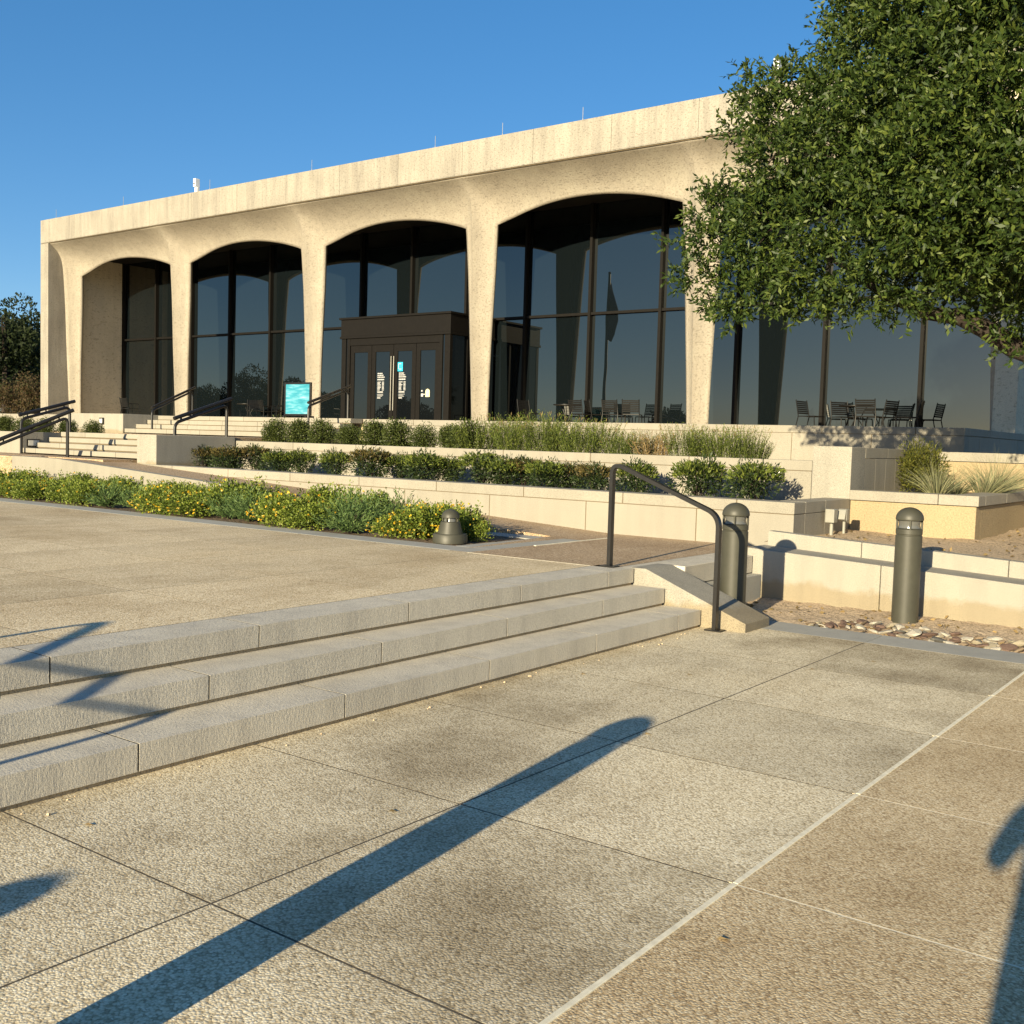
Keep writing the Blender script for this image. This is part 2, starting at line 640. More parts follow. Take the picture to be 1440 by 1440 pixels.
# upper plaza
mb = MB()
px_ = [-5.17 - 1.3 * k for k in range(0, 24)]
py_ = [8.2 - 1.295 * k for k in range(0, 14)]
for x1, x0 in zip(px_[:-1], px_[1:]):
    for y1, y0 in zip(py_[:-1], py_[1:]):
        mb.box(x0 + .004, x1 - .004, y0 + .004, y1 - .004, Z_P - 0.1, Z_P)
struct(mb.build('plaza_pavement', M['plaza']))
struct(MB().box(-60, -5.10, -40, 8.21, 0.2, Z_P - 0.0003).build('plaza_joint_filler', M['joint_dark']))
struct(MB().box(-60, -36.5, -40, 8.2, 0.3, Z_P - 0.002).build('far_plaza', M['plaza']))
struct(MB().box(-36.4, -5.2, -40, -8.7, 0.3, Z_P - 0.002).build('rear_plaza', M['plaza']))


def ramp_z(x):
    if x > -6.9: return Z_P
    if x < -17.6: return Z_L - 0.02
    return Z_P + (Z_L - 0.02 - Z_P) * (-6.9 - x) / 10.7


# sloping brown path between flower bed and planter wall, down to the plaza
v, f = [], []
xs = np.linspace(-19, -4.96, 60)
for x in xs:
    y0 = 10.35 if x < -7.0 else 8.21
    v += [(x, y0, ramp_z(x)), (x, 11.45, ramp_z(x)), (x, y0, -0.1), (x, 11.45, -0.1)]
for i in range(len(xs) - 1):
    a = 4 * i
    f += [(a, a + 4, a + 5, a + 1), (a, a + 2, a + 6, a + 4)]
struct(MB().add(v, f).build('sloping_path', M['path']))
struct(MB().box(-6.62, -5.18, 8.192, 8.208, 0.3, Z_P + .001).build('path_edge_strip', M['joint_light']))
# granite edge of the ramp, cream, facing the flowers
v, f = [], []
xs = np.linspace(-19, -12, 20)
for x in xs:
    z = ramp_z(x)
    v += [(x, 10.2, 0.3), (x, 10.2, z + .03), (x, 10.35, z + .03), (x, 10.35, 0.3)]
for i in range(len(xs) - 1):
    a = 4 * i
    f += [(a + 4, a, a + 1, a + 5), (a + 1, a + 2, a + 6, a + 5)]
tag(MB().add(v, f).build('ramp_edge_wall', M['granite']), 'low cream granite edge of the ramp behind the flower bed', 'wall')

# flower bed kerb and soil
bx0, bx1 = -18.6, -7.15
mb = MB()
xk = [bx0 + 1.9 * k for k in range(0, 7)]
for a, b in zip(xk[:-1], xk[1:]):
    mb.box(a + .004, min(b, -6.62) - .004, 8.22, 8.60, 0.25, Z_P + 0.001)
mb.box(xk[-1] + .004, -6.63, 8.22, 8.60, .25, Z_P + .001)
mb.box(-7.12, -6.63, 8.61, 9.95, .25, Z_P + .001)
mb.box(-7.95, -6.63, 9.96, 10.30, .25, Z_P + .001)
mb.box(-12.5, -7.96, 10.05, 10.30, .25, Z_P + .001)
struct(mb.build('flower_bed_kerb', M['concrete'], bevel=0.004))
struct(MB().box(-6.60, -6.57, 9.3, 10.9, .3, Z_P + .006).build('kerb_joint_strip', M['joint_light']))
soil_patch('flower_bed_soil', bx0, bx1, 8.6, 10.1, lambda x, y: Z_P - 0.01, 100, 14, M['soil_dark'], 0.015)

# landing and terraces
struct(MB().box(-60, -17.2, 10.9, 11.62, 0.2, Z_L).box(-60, -19.0, 10.35, 10.9, .2, Z_L - .003).build('lower_landing', M['path']))
struct(MB().box(-21.2, -16.45, 12.5, 18.4, 0.9, Z_M).box(-60, -16.45, 16.5, 18.42, .9, Z_M - .004).build('middle_landing', M['path']))
struct(MB().box(-16.4, -4.6, 13.5, 19.98, 0.9, 1.37).build('upper_bed_soil', M['soil_dark']))
struct(MB().box(-16.38, -4.62, 11.7, 13.22, 0.5, 0.89).build('lower_bed_soil', M['soil_dark']))
struct(MB().box(-60, -21.3, 12.0, 16.5, 0.9, 1.38).build('side_bed_soil', M['soil_dark']))
struct(MB().box(-70, -4.95, 20.05, 50, 0.4, Z_T).build('terrace_floor', M['plaza']))
struct(MB().box(-300, -70, -40, 200, 0.0, 1.2).build('side_lawn', M['lawn']))
struct(MB().box(-70, -60, 10, 200, 0.0, 1.3).build('side_lawn_strip', M['lawn']))


# ------------------------------------------------------------------ walls
def course(mb, x0, x1, y0, y1, z0, z1, step, off=0.0, gap=0.012, axis='x'):
    """one course of blocks from x0 to x1 (or y0 to y1) with open joints"""
    a0, a1 = (x0, x1) if axis == 'x' else (y0, y1)
    cuts = [a0]
    a = a0 + (off if off > 0.05 else step)
    while a < a1 - 0.25:
        cuts.append(a)
        a += step
    cuts.append(a1)
    for i, (p, q) in enumerate(zip(cuts[:-1], cuts[1:])):
        p2 = p + (gap / 2 if i else 0)
        q2 = q - (gap / 2 if i < len(cuts) - 2 else 0)
        if axis == 'x':
            mb.box(p2, q2, y0, y1, z0, z1)
        else:
            mb.box(x0, x1, p2, q2, z0, z1)


def granite_wall(name, label, x0, x1, y0, y1, z0, z1, cap=0.12, step=1.55, mat='granite', body='granite', cat='wall', bstep=1.55, boff=.8):
    t = thing(name, ((x0 + x1) / 2, (y0 + y1) / 2, z0), label, cat)
    b = MB()
    course(b, x0, x1, y0, y1, z0, z1 - cap - .008, bstep, boff)
    b.build('wall_blocks', M[body], t, bevel=0.004)
    MB().box(x0 + .006, x1 - .006, y0 + .006, y1 - .006, z0, z1 - .006).build('core', M['recess'], t)
    c = MB()
    course(c, x0 - .003, x1 + .003, y0 - .003, y1 + .003, z1 - cap, z1, step)
    c.build('coping', M[mat], t, bevel=0.006)
    return t


# planter wall 1 with its return
granite_wall('planter_wall', 'long pale granite wall fronting the bed of nandina shrubs', -17.4, -4.55, 11.4, 11.72, 0.2, 0.97, 0.13, 1.52)
t = thing('planter_return_wall', (-4.7, 12.3, 0.3), 'short shaded granite return wall beside the electrical boxes', 'wall')
b = MB()
course(b, -4.86, -4.55, 11.73, 13.19, 0.3, 0.835, 0.62, axis='y')
b.build('wall_blocks', M['granite'], t, bevel=.004)
b = MB()
course(b, -4.86, -4.547, 11.735, 13.19, 0.84, 0.972, 0.62, axis='y')
b.build('coping', M['granite'], t, bevel=.005)
# upper retaining wall behind the nandinas
t = granite_wall('retaining_wall', 'pale granite retaining wall behind the nandina shrubs', -16.4, -5.06, 13.2, 13.5, 0.7, 1.43, 0.13, 1.6)
# square granite end block
t = thing('end_block', (-4.8, 13.4, 0.6), 'tall speckled granite block at the end of the retaining wall', 'pier')
MB().box(-5.05, -4.55, 13.185, 13.7, 0.6, 1.62).build('block', M['granite_rough'], t, bevel=.008)
# its dark flank running back
t = thing('flank_wall', (-4.8, 15.4, 0.6), 'dark shaded granite wall running back from the square end block', 'wall')
b = MB()
course(b, -4.9, -4.552, 13.71, 17.1, 0.6, 1.475, 0.42, axis='y', gap=.006)
b.build('wall_blocks', M['granite'], t, bevel=.003)
b = MB()
course(b, -4.9, -4.549, 13.71, 17.1, 1.482, 1.615, 0.9, axis='y', gap=.006)
b.build('coping', M['granite'], t, bevel=.004)

# tan stucco planter
t = thing('stucco_planter', (-3.8, 14.5, 0.3), 'yellow tan rough stucco planter with pale granite coping', 'planter')
MB().box(-4.545, -3.06, 13.2, 13.45, 0.3, 0.955).box(-3.3, -3.061, 13.45, 17.09, 0.3, 0.955).build('stucco_wall', M['stucco'], t, bevel=.01)
b = MB()
b.box(-4.545, -3.49, 13.17, 13.5, 0.962, 1.083).box(-3.482, -3.03, 13.17, 13.5, .962, 1.083)
course(b, -3.36, -3.03, 13.508, 17.08, .962, 1.083, 1.1, axis='y')
b.build('coping', M['granite'], t, bevel=.006)
MB().box(-4.54, -3.31, 13.46, 17.08, .3, 1.0).build('planter_soil', M['soil_dark'], t)
# rear tan wall
t = thing('rear_stucco_wall', (-1, 17.2, 0.5), 'long yellow tan stucco wall with pale coping behind the planter', 'wall')
MB().box(-4.54, 9, 17.12, 17.4, .4, 1.455).build('stucco_wall', M['stucco'], t, bevel=.01)
b = MB()
course(b, -4.54, 9.0, 17.09, 17.45, 1.462, 1.60, 1.6)
b.build('coping', M['granite'], t, bevel=.006)

# low bench wall on the right: stepped, gently sloping to the right
t = thing('bench_wall', (-1, 10.6, 0), 'low speckled granite bench wall behind the two bollard lights', 'wall')


def lowz(x):
    return 0.525 - 0.045 * (x + 4.6)


for (nm, ya, yb, dz, cuts) in (('bench_blocks', 10.4, 10.86, 0.0, [-4.66, -3.25, -1.9, -.5, .9, 2.3, 3.7, 5, 7]), ('back_blocks', 10.86, 11.0, 0.155, [-4.62, -3.6, -2.2, -.8, .6, 2, 3.4, 5, 7])):
    b = MB()
    for p, q in zip(cuts[:-1], cuts[1:]):
        p2, q2 = p + .003, q - .003
        b.hexa([(p2, ya, -.2), (q2, ya, -.2), (q2, yb, -.2), (p2, yb, -.2),
                (p2, ya, lowz(p2) + dz), (q2, ya, lowz(q2) + dz), (q2, yb, lowz(q2) + dz), (p2, yb, lowz(p2) + dz)])
    b.build(nm, M['granite_rough'], t, bevel=.008)

# terrace wall
t = granite_wall('terrace_wall', 'granite wall carrying the top terrace, dappled with tree shade', -19.75, -4.9, 20.0, 20.3, 0.9, Z_T + .004, 0.14, 1.75)
t2 = thing('terrace_side_wall', (-5, 24, .9), 'dark shaded end wall of the top terrace below the building corner', 'wall')
b = MB()
course(b, -5.2, -4.9, 20.31, 32, .6, Z_T - .14, 1.6, .8, axis='y')
b.build('wall_blocks', M['granite'], t2, bevel=.004)
b = MB()
course(b, -5.2, -4.897, 20.31, 32, Z_T - .13, Z_T + .005, 1.6, axis='y')
b.build('coping', M['granite'], t2, bevel=.005)

# cheek blocks beside the two flights
t = thing('stair_cheek_block', (-16.7, 12.3, .8), 'squat grey granite cheek block at the right of the lower flight', 'cheek wall')
MB().box(-17.0, -16.42, 11.45, 13.19, 0.8, 1.50).build('block', M['granite_rough'], t, bevel=.008)
t = thing('left_cheek_wall', (-23, 12.3, .8), 'grey stepped cheek wall at the left of the lower flight', 'cheek wall')
MB().box(-26, -21.25, 11.6, 11.95, 0.8, 1.475).box(-21.6, -21.251, 11.95, 12.7, .8, 1.474).build('block', M['granite'], t, bevel=.006)
t.children[0]
MB().box(-21.249, -21.225, 11.72, 12.0, 1.17, 1.33).build('step_light', M['metal_black'], t)
MB().box(-21.224, -21.218, 11.745, 11.975, 1.195, 1.305).build('light_plate', M['lamp_plate'], t)
t = thing('upper_cheek_block', (-29.2, 19, 1.4), 'broad granite cheek block at the left of the upper flight', 'cheek wall')
MB().box(-31.2, -28.02, 18.4, 20.04, 1.3, Z_T + .02).build('block', M['granite_rough'], t, bevel=.008)
MB().box(-28.019, -27.995, 19.2, 19.75, 1.72, 1.90).build('step_light', M['metal_black'], t)
MB().box(-27.994, -27.988, 19.25, 19.70, 1.75, 1.87).build('light_plate', M['lamp_plate'], t)
granite_wall('side_terrace_wall', 'cream granite terrace wall at the far left below the building', -69, -31.25, 19.6, 20.04, 0.9, Z_T + .002, 0.16, 1.8)


def wall_light(label, x, y, z, w=.15, h=.15):
    t = thing('wall_light', (x, y, z), label, 'wall light')
    MB().box(x - w / 2, x + w / 2, y - .05, y, z - h / 2, z + h / 2).build('housing', M['metal_black'], t, bevel=.008)
    b = MB()
    b.box(x - w * .32, x - w * .04, y - .056, y - .049, z - h * .32, z + h * .32)
    b.box(x + w * .04, x + w * .32, y - .056, y - .049, z - h * .32, z + h * .32)
    b.build('lens', M['white_box'], t)
    return t


wall_light('small square wall light above the nandina shrubs', *at(1096, 666, 13.2))
wall_light('small square wall light on the broad cheek block far left', *at(144, 592, 18.4), .2, .2)

# ------------------------------------------------------------------ steps
def flight(name, label, x0, x1, y_first, z0, n, rise, tread, step, mat='granite'):
    t = thing(name, ((x0 + x1) / 2, y_first, z0), label, 'steps')
    for i in range(n):
        ya = y_first + tread * i
        z = z0 + rise * (i + 1)
        b = MB()
        course(b, x0, x1, ya, ya + tread + .05, z - rise + .022, z, step, off=step * (0.35 + .3 * (i % 2)), gap=.01)
        b.build('step', M[mat], t, bevel=.006)
    MB().box(x0 + .01, x1 - .01, y_first + .02, y_first + tread * n + .04, z0 - .4, z0 + .02).build('riser_gap', M['recess'], t)
    b = MB()
    for i in range(n):
        ya = y_first + tread * i
        b.box(x0 + .02, x1 - .02, ya + .02, ya + tread + .03, z0 + rise * i - .004, z0 + rise * i + .024)
    b.build('mortar_bed', M['recess'], t)
    return t


flight('lower_flight', 'short flight of cream steps below the middle landing', -21.24, -17.01, 11.63, Z_L, 4, (Z_M - Z_L) / 4 + .001, 0.28, 1.4)
flight('upper_flight', 'wide flight of cream steps climbing to the entrance terrace', -28.01, -19.8, 18.45, Z_M, 4, (Z_T - Z_M) / 4 + .0015, 0.38, 1.5)

# main granite steps in the foreground: rise towards -X
t = thing('granite_steps', (-4.6, 4, 0), 'three long grey granite steps crossing the foreground', 'steps')
SX = [-4.13, -4.49, -4.81]
OFF = [2.80, 3.46, 2.77]
for i in range(3):
    x1 = SX[i]
    x0 = SX[i] - 0.40 if i < 2 else -5.165
    z1 = 0.15 * (i + 1)
    b = MB()
    ys = [OFF[i] + 1.285 * k for k in range(-9, 7)]
    ys = [y for y in ys if y < 8.1]
    ys = ys + [8.35]
    for p, q in zip(ys[:-1], ys[1:]):
        b.box(x0, x1, p + .005, q - .005, z1 - 0.128, z1)
    o = b.build('step', M['concrete_step'], t)
    MB().box(x0 + .01, x1 - .006, -8, 8.345, z1 - .126, z1 - .0008).build('joint_mortar', M['bronze'], t)
    MB().box(x0, x1 - .012, -8, 8.33, z1 - .16, z1 - .127).build('mortar_bed', M['mortar'], t)

# sloped cheek at the right end of the steps
t = thing('sloped_cheek', (-4.3, 8.6, 0), 'sloping wedge shaped granite cheek at the right end of the steps', 'cheek wall')
pr = [(-4.86, -.1), (-4.86, .452), (-4.70, .455), (-3.72, .075), (-3.72, -.1)]
v = [(x, 8.365, z) for x, z in pr] + [(x, 8.87, z) for x, z in pr]
f = [(4, 3, 2, 1, 0), (5, 6, 7, 8, 9)] + [(i, (i + 1) % 5, (i + 1) % 5 + 5, i + 5) for i in range(5)]
MB().add(v, f).build('wedge', M['granite_rough'], t, bevel=.006)
t = thing('kerb_return', (-4.8, 9.6, 0), 'granite kerb turning back beside the first bollard light', 'kerb')
MB().box(-5.165, -4.865, 8.36, 10.38, 0.1, .448).box(-4.865, -4.57, 8.875, 10.38, .27, .448).build('kerb_block', M['concrete_step'], t, bevel=.006)
MB().box(-4.88, -4.47, 8.875, 10.39, -.1, .262).build('lower_slab', M['concrete'], t, bevel=.006)


# ------------------------------------------------------------------ handrails
def bend(pts, r=0.09, n=6):
    """round the corners of a polyline"""
    pts = [Vector(p) for p in pts]
    out = [pts[0]]
    for a, b, c in zip(pts[:-2], pts[1:-1], pts[2:]):
        d1 = (a - b).normalized()
        d2 = (c - b).normalized()
        p0, p2 = b + d1 * r, b + d2 * r
        for k in range(n + 1):
            u = k / n
            out.append(p0 * (1 - u) ** 2 + b * 2 * u * (1 - u) + p2 * u * u)
    out.append(pts[-1])
    return out


def front_rail(Y, label):
    t = thing('handrail', (-4.5, Y, 0), label, 'handrail')
    p = bend([(-5.02, Y, .45), (-5.02, Y, 1.395), (-4.90, Y, 1.385), (-4.0, Y, 1.01), (-3.95, Y, .80), (-3.95, Y, 0.0)], 0.10)
    b = MB()
    pts = bend([(-5.02, Y, .452), (-5.02, Y, 1.40), (-3.955, Y, 0.985), (-3.955, Y, 0.004)], 0.115, 9)
    # flat bar section 50 x 22 mm swept along the bent path
    n = len(pts)
    o = 0
    vv, ff = [], []
    for i, q in enumerate(pts):
        d = (pts[min(i + 1, n - 1)] - pts[max(i - 1, 0)]).normalized()
        side = Vector((0, 1, 0))
        up = d.cross(side).normalized()
        for a, c in ((-.027, -.017), (.027, -.017), (.027, .017), (-.027, .017)):
            vv.append(q + side * a + up * c)
    for i in range(n - 1):
        for k in range(4):
            k2 = (k + 1) % 4
            ff.append((4 * i + k, 4 * i + k2, 4 * i + 4 + k2, 4 * i + 4 + k))
    b.add(vv, ff)
    b.build('rail', M['metal_black'], t, smooth=True)
    for x, z in ((-5.02, .451), (-3.955, .001)):
        MB().box(x - .075, x + .075, Y - .055, Y + .055, z, z + .012).build('base_plate', M['metal_black'], t, bevel=.003)
    return t


front_rail(8.27, 'black bent flat bar handrail at the right end of the steps')
front_rail(-0.22, 'black bent flat bar handrail at the near end of the steps')


def double_rail(label, p_low, p_high, foot_low, foot_high, over=0.25):
    """thick top rail on brackets above a thinner bent rail with two posts"""
    a, b_ = Vector(p_low), Vector(p_high)
    t = thing('stair_rail', (a.x, a.y, foot_low), label, 'handrail', 'double rails of the distant stairs')
    d = (b_ - a).normalized()
    lo, hi = a - Vector((0, 0, .09)), b_ - Vector((0, 0, .09))
    path = bend([(a.x, a.y, foot_low), lo, hi, (b_.x, b_.y, foot_high)], 0.12, 6)
    MB().tube(path, 0.030, 8).build('bent_rail', M['metal_black'], t, smooth=True)
    MB().tube([a - d * over, b_ + d * 0.12], 0.036, 10).build('top_rail', M['metal_black'], t, smooth=True)
    for u in (.12, .5, .88):
        q = a.lerp(b_, u)
        MB().tube([q - Vector((0, 0, .09)), q], 0.014, 6).build('bracket', M['metal_black'], t)
    return t


double_rail('black double stair rail nearest the flower bed at the far left', at(-8, 621, 9.9) , at(95, 580, 11.1), Z_P, Z_L, .4)
double_rail('black double stair rail on the left cheek of the lower flight', at(30, 583, 11.55), at(98, 566, 12.6), Z_L, Z_M, .05)
double_rail('black double stair rail right of the lower flight, above the cheek block', at(246, 588, 12.3), at(319, 563, 13.5), Z_L, Z_M, .02)
double_rail('black double stair rail at the left of the upper flight', at(214, 573, 18.5), at(271, 546, 20.3), Z_M, Z_T, .02)
double_rail('black double stair rail in front of the entrance doors', at(434, 566, 18.4), at(490, 544, 20.4), Z_M, Z_T, .02)


# ------------------------------------------------------------------ bollards and lamps
def bollard(loc, label):
    t = thing('bollard_light', loc, label, 'bollard', 'bollard lights')
    x, y, z = loc
    b = MB()
    b.lathe([(.118, -.05), (.118, .80), (.112, .806), (.112, .812), (.118, .818), (.118, .86), (.10, .872)], x, y, z, 32)
    b.build('post', M['bollard'], t, smooth=True)
    dome = [(.086, .945), (.122, .945), (.124, .952)] + [(.124 * math.cos(a), .955 + .108 * math.sin(a)) for a in np.linspace(0, 1.5, 10)]
    MB().lathe(dome, x, y, z, 32).build('dome_cap', M['bollard'], t, smooth=True)
    MB().lathe([(.100, .868), (.092, .905), (.100, .946)], x, y, z, 24).build('lens', M['lens'], t, smooth=True)
    for k in range(4):
        a = math.radians(20 + 90 * k)
        cx, cy = x + .108 * math.cos(a), y + .108 * math.sin(a)
        MB().box(cx - .008, cx + .008, cy - .008, cy + .008, z + .862, z + .948).build('strut', M['bollard'], t)
    b = MB()
    for zz in (.5,):
        for a in (-1.35,):
            b.lathe([(.006, -.004), (.005, .004)], x + .119 * math.cos(a), y + .119 * math.sin(a), z + zz, 8)
    b.build('screw', M['lens'], t)
    return t


bollard((-4.15, 9.02, 0.0), 'olive grey domed bollard light beside the sloping cheek')
bollard((-2.90, 10.05, -0.0), 'olive grey domed bollard light standing behind the river rocks')
bollard((-2.36, 1.10, 0.0), 'olive grey domed bollard light near the camera casting the long shadow')
bollard((-2.80, -2.22, 0.0), 'olive grey domed bollard light farthest behind the camera')

lp = (-7.38, 8.83, Z_P)
t = thing('path_lamp', lp, 'squat olive grey dome lamp at the corner of the flower bed', 'lamp')
MB().lathe([(.19, 0), (.19, .085), (.178, .10), (.14, .10)], *lp, 32).build('base', M['bollard'], t, smooth=True)
MB().lathe([(.138, .10), (.106, .225), (.095, .231)], *lp, 32).build('shade', M['bollard'], t, smooth=True)
MB().lathe([(.072, .23), (.065, .277)], *lp, 24).build('lens', M['lens'], t, smooth=True)
MB().lathe([(.085, .272), (.100, .272)] + [(.100 * math.cos(a), .275 + .09 * math.sin(a)) for a in np.linspace(0, 1.5, 8)], *lp, 32).build('dome_cap', M['bollard'], t, smooth=True)
for k in range(4):
    a = math.radians(15 + 90 * k)
    cx, cy = lp[0] + .088 * math.cos(a), lp[1] + .088 * math.sin(a)
    MB().box(cx - .008, cx + .008, cy - .008, cy + .008, Z_P + .226, Z_P + .276).build('strut', M['bollard'], t)

# electrical boxes
t = thing('electrical_post', (-4.25, 12.2, .5), 'grey electrical boxes on a thin conduit beside the shaded return wall', 'electrical box')
p = at(1169, 745, 12.3)
MB().tube([(p.x, 12.3, .45), (p.x, 12.3, .84)], .022, 10).build('conduit', M['grey_box'], t, smooth=True)
MB().box(p.x - .055, p.x + .055, 12.22, 12.34, .72, .88).build('box', M['grey_box'], t, bevel=.008)
q = at(1187, 735, 12.5)
MB().tube([(q.x, 12.5, .45), (q.x, 12.5, .74)], .018, 10).build('conduit', M['grey_box'], t, smooth=True)
MB().box(q.x - .05, q.x + .05, 12.44, 12.54, .74, .88).build('box', M['grey_box'], t, bevel=.008)
MB().hexa([(q.x - .045, 12.38, .76), (q.x + .045, 12.38, .76), (q.x + .045, 12.438, .74), (q.x - .045, 12.438, .74),
           (q.x - .045, 12.42, .87), (q.x + .045, 12.42, .87), (q.x + .045, 12.438, .88), (q.x - .045, 12.438, .88)]).build('cover', M['grey_box'], t)

# ================================================================== MUSEUM BUILDING
YG = 28.7
CR = [-43.6, -36.04, -28.48, -20.93, -13.37, -5.58]
bld = thing('museum_building', (-24.4, 26, Z_T), 'long shellstone museum with five tall arches and dark glass', 'building')
ZS, ZTOP = 8.18, 9.46
PROF = [(2.0, 26.0), (4.6, 25.87), (6.8, 25.79), (8.1, 25.71), (8.45, 25.68), (8.7, 25.64), (8.9, 25.58), (9.05, 25.50), (9.2, 25.38), (9.32, 25.25), (9.40, 25.14), (9.46, 25.05)]


def prof(z):
    return float(np.interp(z, [p[0] for p in PROF], [p[1] for p in PROF]))


def hw(z):
    u = min(1, max(0, (z - 2.0) / (ZS - 2.0)))
    return 0.33 + 0.29 * u ** 1.25


def depth(dx, z):
    fade = 1.0 if z < 8.1 else max(0, 1 - ((z - 8.1) / (ZTOP - 8.1)) ** 1.6)
    return 0.62 * (1 - math.exp(-dx / 0.42)) * fade


def arch_z(x, a, b):
    u = (x - a) / (b - a) * 2 - 1
    return ZS + 0.50 * (1 - abs(u) ** 2.1)


verts, faces = [], []
for bi in range(5):
    ca, cb = CR[bi], CR[bi + 1]
    hs = hw(ZS)
    if bi == 0:
        index = {}

    def vid(x, z):
        key = (round(x, 4), round(z, 4))
        if key not in index:
            dx = min(x - ca, cb - x)
            index[key] = len(verts)
            verts.append((x, prof(z) + depth(max(0, dx), z), z))
        return index[key]

    zc = list(np.linspace(2.0, ZS, 30))
    for side in (0, 1):
        for j in range(len(zc) - 1):
            for k in range(6):
                def X(zz, kk):
                    w = hw(zz) * kk / 6
                    return ca + w if side == 0 else cb - w
                q = [vid(X(zc[j], k), zc[j]), vid(X(zc[j], k + 1), zc[j]), vid(X(zc[j + 1], k + 1), zc[j + 1]), vid(X(zc[j + 1], k), zc[j + 1])]
                faces.append(tuple(q if side == 0 else q[::-1]))
    xs = [ca + hs * k / 6 for k in range(7)] + list(np.linspace(ca + hs, cb - hs, 42))[1:-1] + [cb - hs * k / 6 for k in range(6, -1, -1)]
    NR = 14

    def low(x):
        if x <= ca + hs + 1e-6 or x >= cb - hs - 1e-6:
            return ZS
        return arch_z(x, ca + hs, cb - hs)

    for i in range(len(xs) - 1):
        for r in range(NR):
            def Z(x, rr):
                u = rr / NR
                u = 1 - (1 - u) ** 1.25
                return low(x) + (ZTOP - low(x)) * u
            faces.append((vid(xs[i], Z(xs[i], r)), vid(xs[i + 1], Z(xs[i + 1], r)), vid(xs[i + 1], Z(xs[i + 1], r + 1)), vid(xs[i], Z(xs[i], r + 1))))
o = MB().add(verts, faces).build('arcade_wall', M['shell'], bld)
o.data.materials.append(M['bronze_dark'])
o.data.shade_smooth()
o.data.set_sharp_from_angle(angle=math.radians(38))
sd = o.modifiers.new('solidify', 'SOLIDIFY')
sd.thickness = 0.14
sd.offset = -1
sd.material_offset = 1
sd.material_offset_rim = 0
# make sure normals face outwards (-Y)
bm = bmesh.new()
bm.from_mesh(o.data)
for fc in bm.faces:
    if fc.normal.y > 0:
        fc.normal_flip()
bm.to_mesh(o.data)
bm.free()

# fascia panels with thin open joints
b = MB()
cuts = [-44.2 + 2.6 * k for k in range(0, 16)]
cuts[-1] = -5.1
for p, q in zip(cuts[:-1], cuts[1:]):
    b.box(p + .004, q - .004, 25.0, 25.5, 9.50, 10.45)
b.build('fascia', M['shell_fascia'], bld, bevel=.006)
MB().box(-44.19, -5.11, 25.03, 25.5, 9.455, 9.5).build('fascia_groove', M['recess'], bld)
MB().box(-44.2, -5.1, 25.0, 25.11, 9.478, 9.497).build('drip_edge', M['shell_fascia'], bld)
MB().box(-44.15, -5.15, 25.5, 46, 9.6, 10.38).build('roof', M['shell_fascia'], bld)
MB().box(-44.2, -43.6, 25.0, 29.0, 1.95, 9.455).build('end_wall', M['shell_fascia'], bld, bevel=.01)
MB().box(-5.58, -5.1, 25.0, 29.0, 1.95, 9.455).build('end_wall', M['stone_shade_lift'], bld, bevel=.01)  # pier under tree shade, its stone painted paler to lift that shade
MB().box(-43.599, -43.57, 26.45, YG - .17, 2.0, 9.09).build('shade_lift_facing', M['stone_shade_lift'], bld)  # facing added over the end wall, coloured paler to brighten the porch shade
MB().box(-44.15, -5.15, 28.98, 46, 1.9, 9.6).build('side_wall', M['shell_fascia'], bld)
MB().box(-43.6, -5.58, 26.2, 28.95, 9.1, 9.59).build('porch_ceiling', M['bronze_dark'], bld)
for bi in range(5):
    ca, cb = CR[bi], CR[bi + 1]
    xa = ca + (0.0 if bi else 0.0)
    gm_ = MB()
    pr_ = random.Random(40 + bi)
    for k in range(3):
        for z0_, z1_ in ((2.0, 5.67), (5.67, 9.099)):
            xa_, xb_ = ca + .02 + (cb - ca - .04) / 3 * k, ca + .02 + (cb - ca - .04) / 3 * (k + 1)
            t_ = [pr_.uniform(0, .007) for _ in range(4)]
            gm_.hexa([(xa_, YG + t_[0], z0_), (xb_, YG + t_[1], z0_), (xb_, YG + .05, z0_), (xa_, YG + .05, z0_),
                      (xa_, YG + t_[2], z1_), (xb_, YG + t_[1] + t_[2] - t_[0], z1_), (xb_, YG + .05, z1_), (xa_, YG + .05, z1_)])
    gl = gm_.build('window', M['glass'], bld)
    fr = MB()
    w = (cb - ca) / 3
    skip = bi == 2
    for k in range(0 if bi else 0, 3):
        x = ca + w * k + (.06 if (bi == 0 and k == 0) else 0)
        fr.box(x - .045, x + .045, YG - .16, YG - .003, 2.0, 9.09)
    if bi == 4:
        fr.box(cb - .10, cb - .02, YG - .16, YG - .003, 2.0, 9.09)
    gl['_o'] = bld['_o']
    fr.build('window_frame', M['bronze'], gl)
    tr = MB()
    for k in range(3):
        tr.box(ca + w * k + .046, ca + w * (k + 1) - .046, YG - .12, YG - .003, 5.63, 5.71)
    tr.build('transom', M['bronze'], gl)

# vestibule
VX0, VX1, VY, VZ = -27.05, -22.12, 26.22, 5.66
ves = thing('entrance_vestibule', ((VX0 + VX1) / 2, 27.4, Z_T), 'dark bronze entrance vestibule with glazed double doors under the middle arch', 'vestibule')
MB().box(VX0, VX1, VY, YG - .17, 5.02, VZ - .07).box(VX0 - .05, VX1 + .05, VY - .06, YG - .17, VZ - .07, VZ).box(VX0 - .03, VX1 + .03, VY - .03, YG - .17, 4.94, 5.02).build('canopy', M['bronze'], ves, bevel=.008)
b = MB()
for x0, x1 in ((VX0 + .02, VX0 + .22), (VX0 + .3, VX0 + .42), (VX1 - .24, VX1 - .02), (VX1 - .46, VX1 - .34)):
    b.box(x0, x1, VY + .02, VY + .16, Z_T, 4.94)
b.box(VX0 + .42, VX1 - .46, VY + .03, VY + .15, 4.70, 4.94)
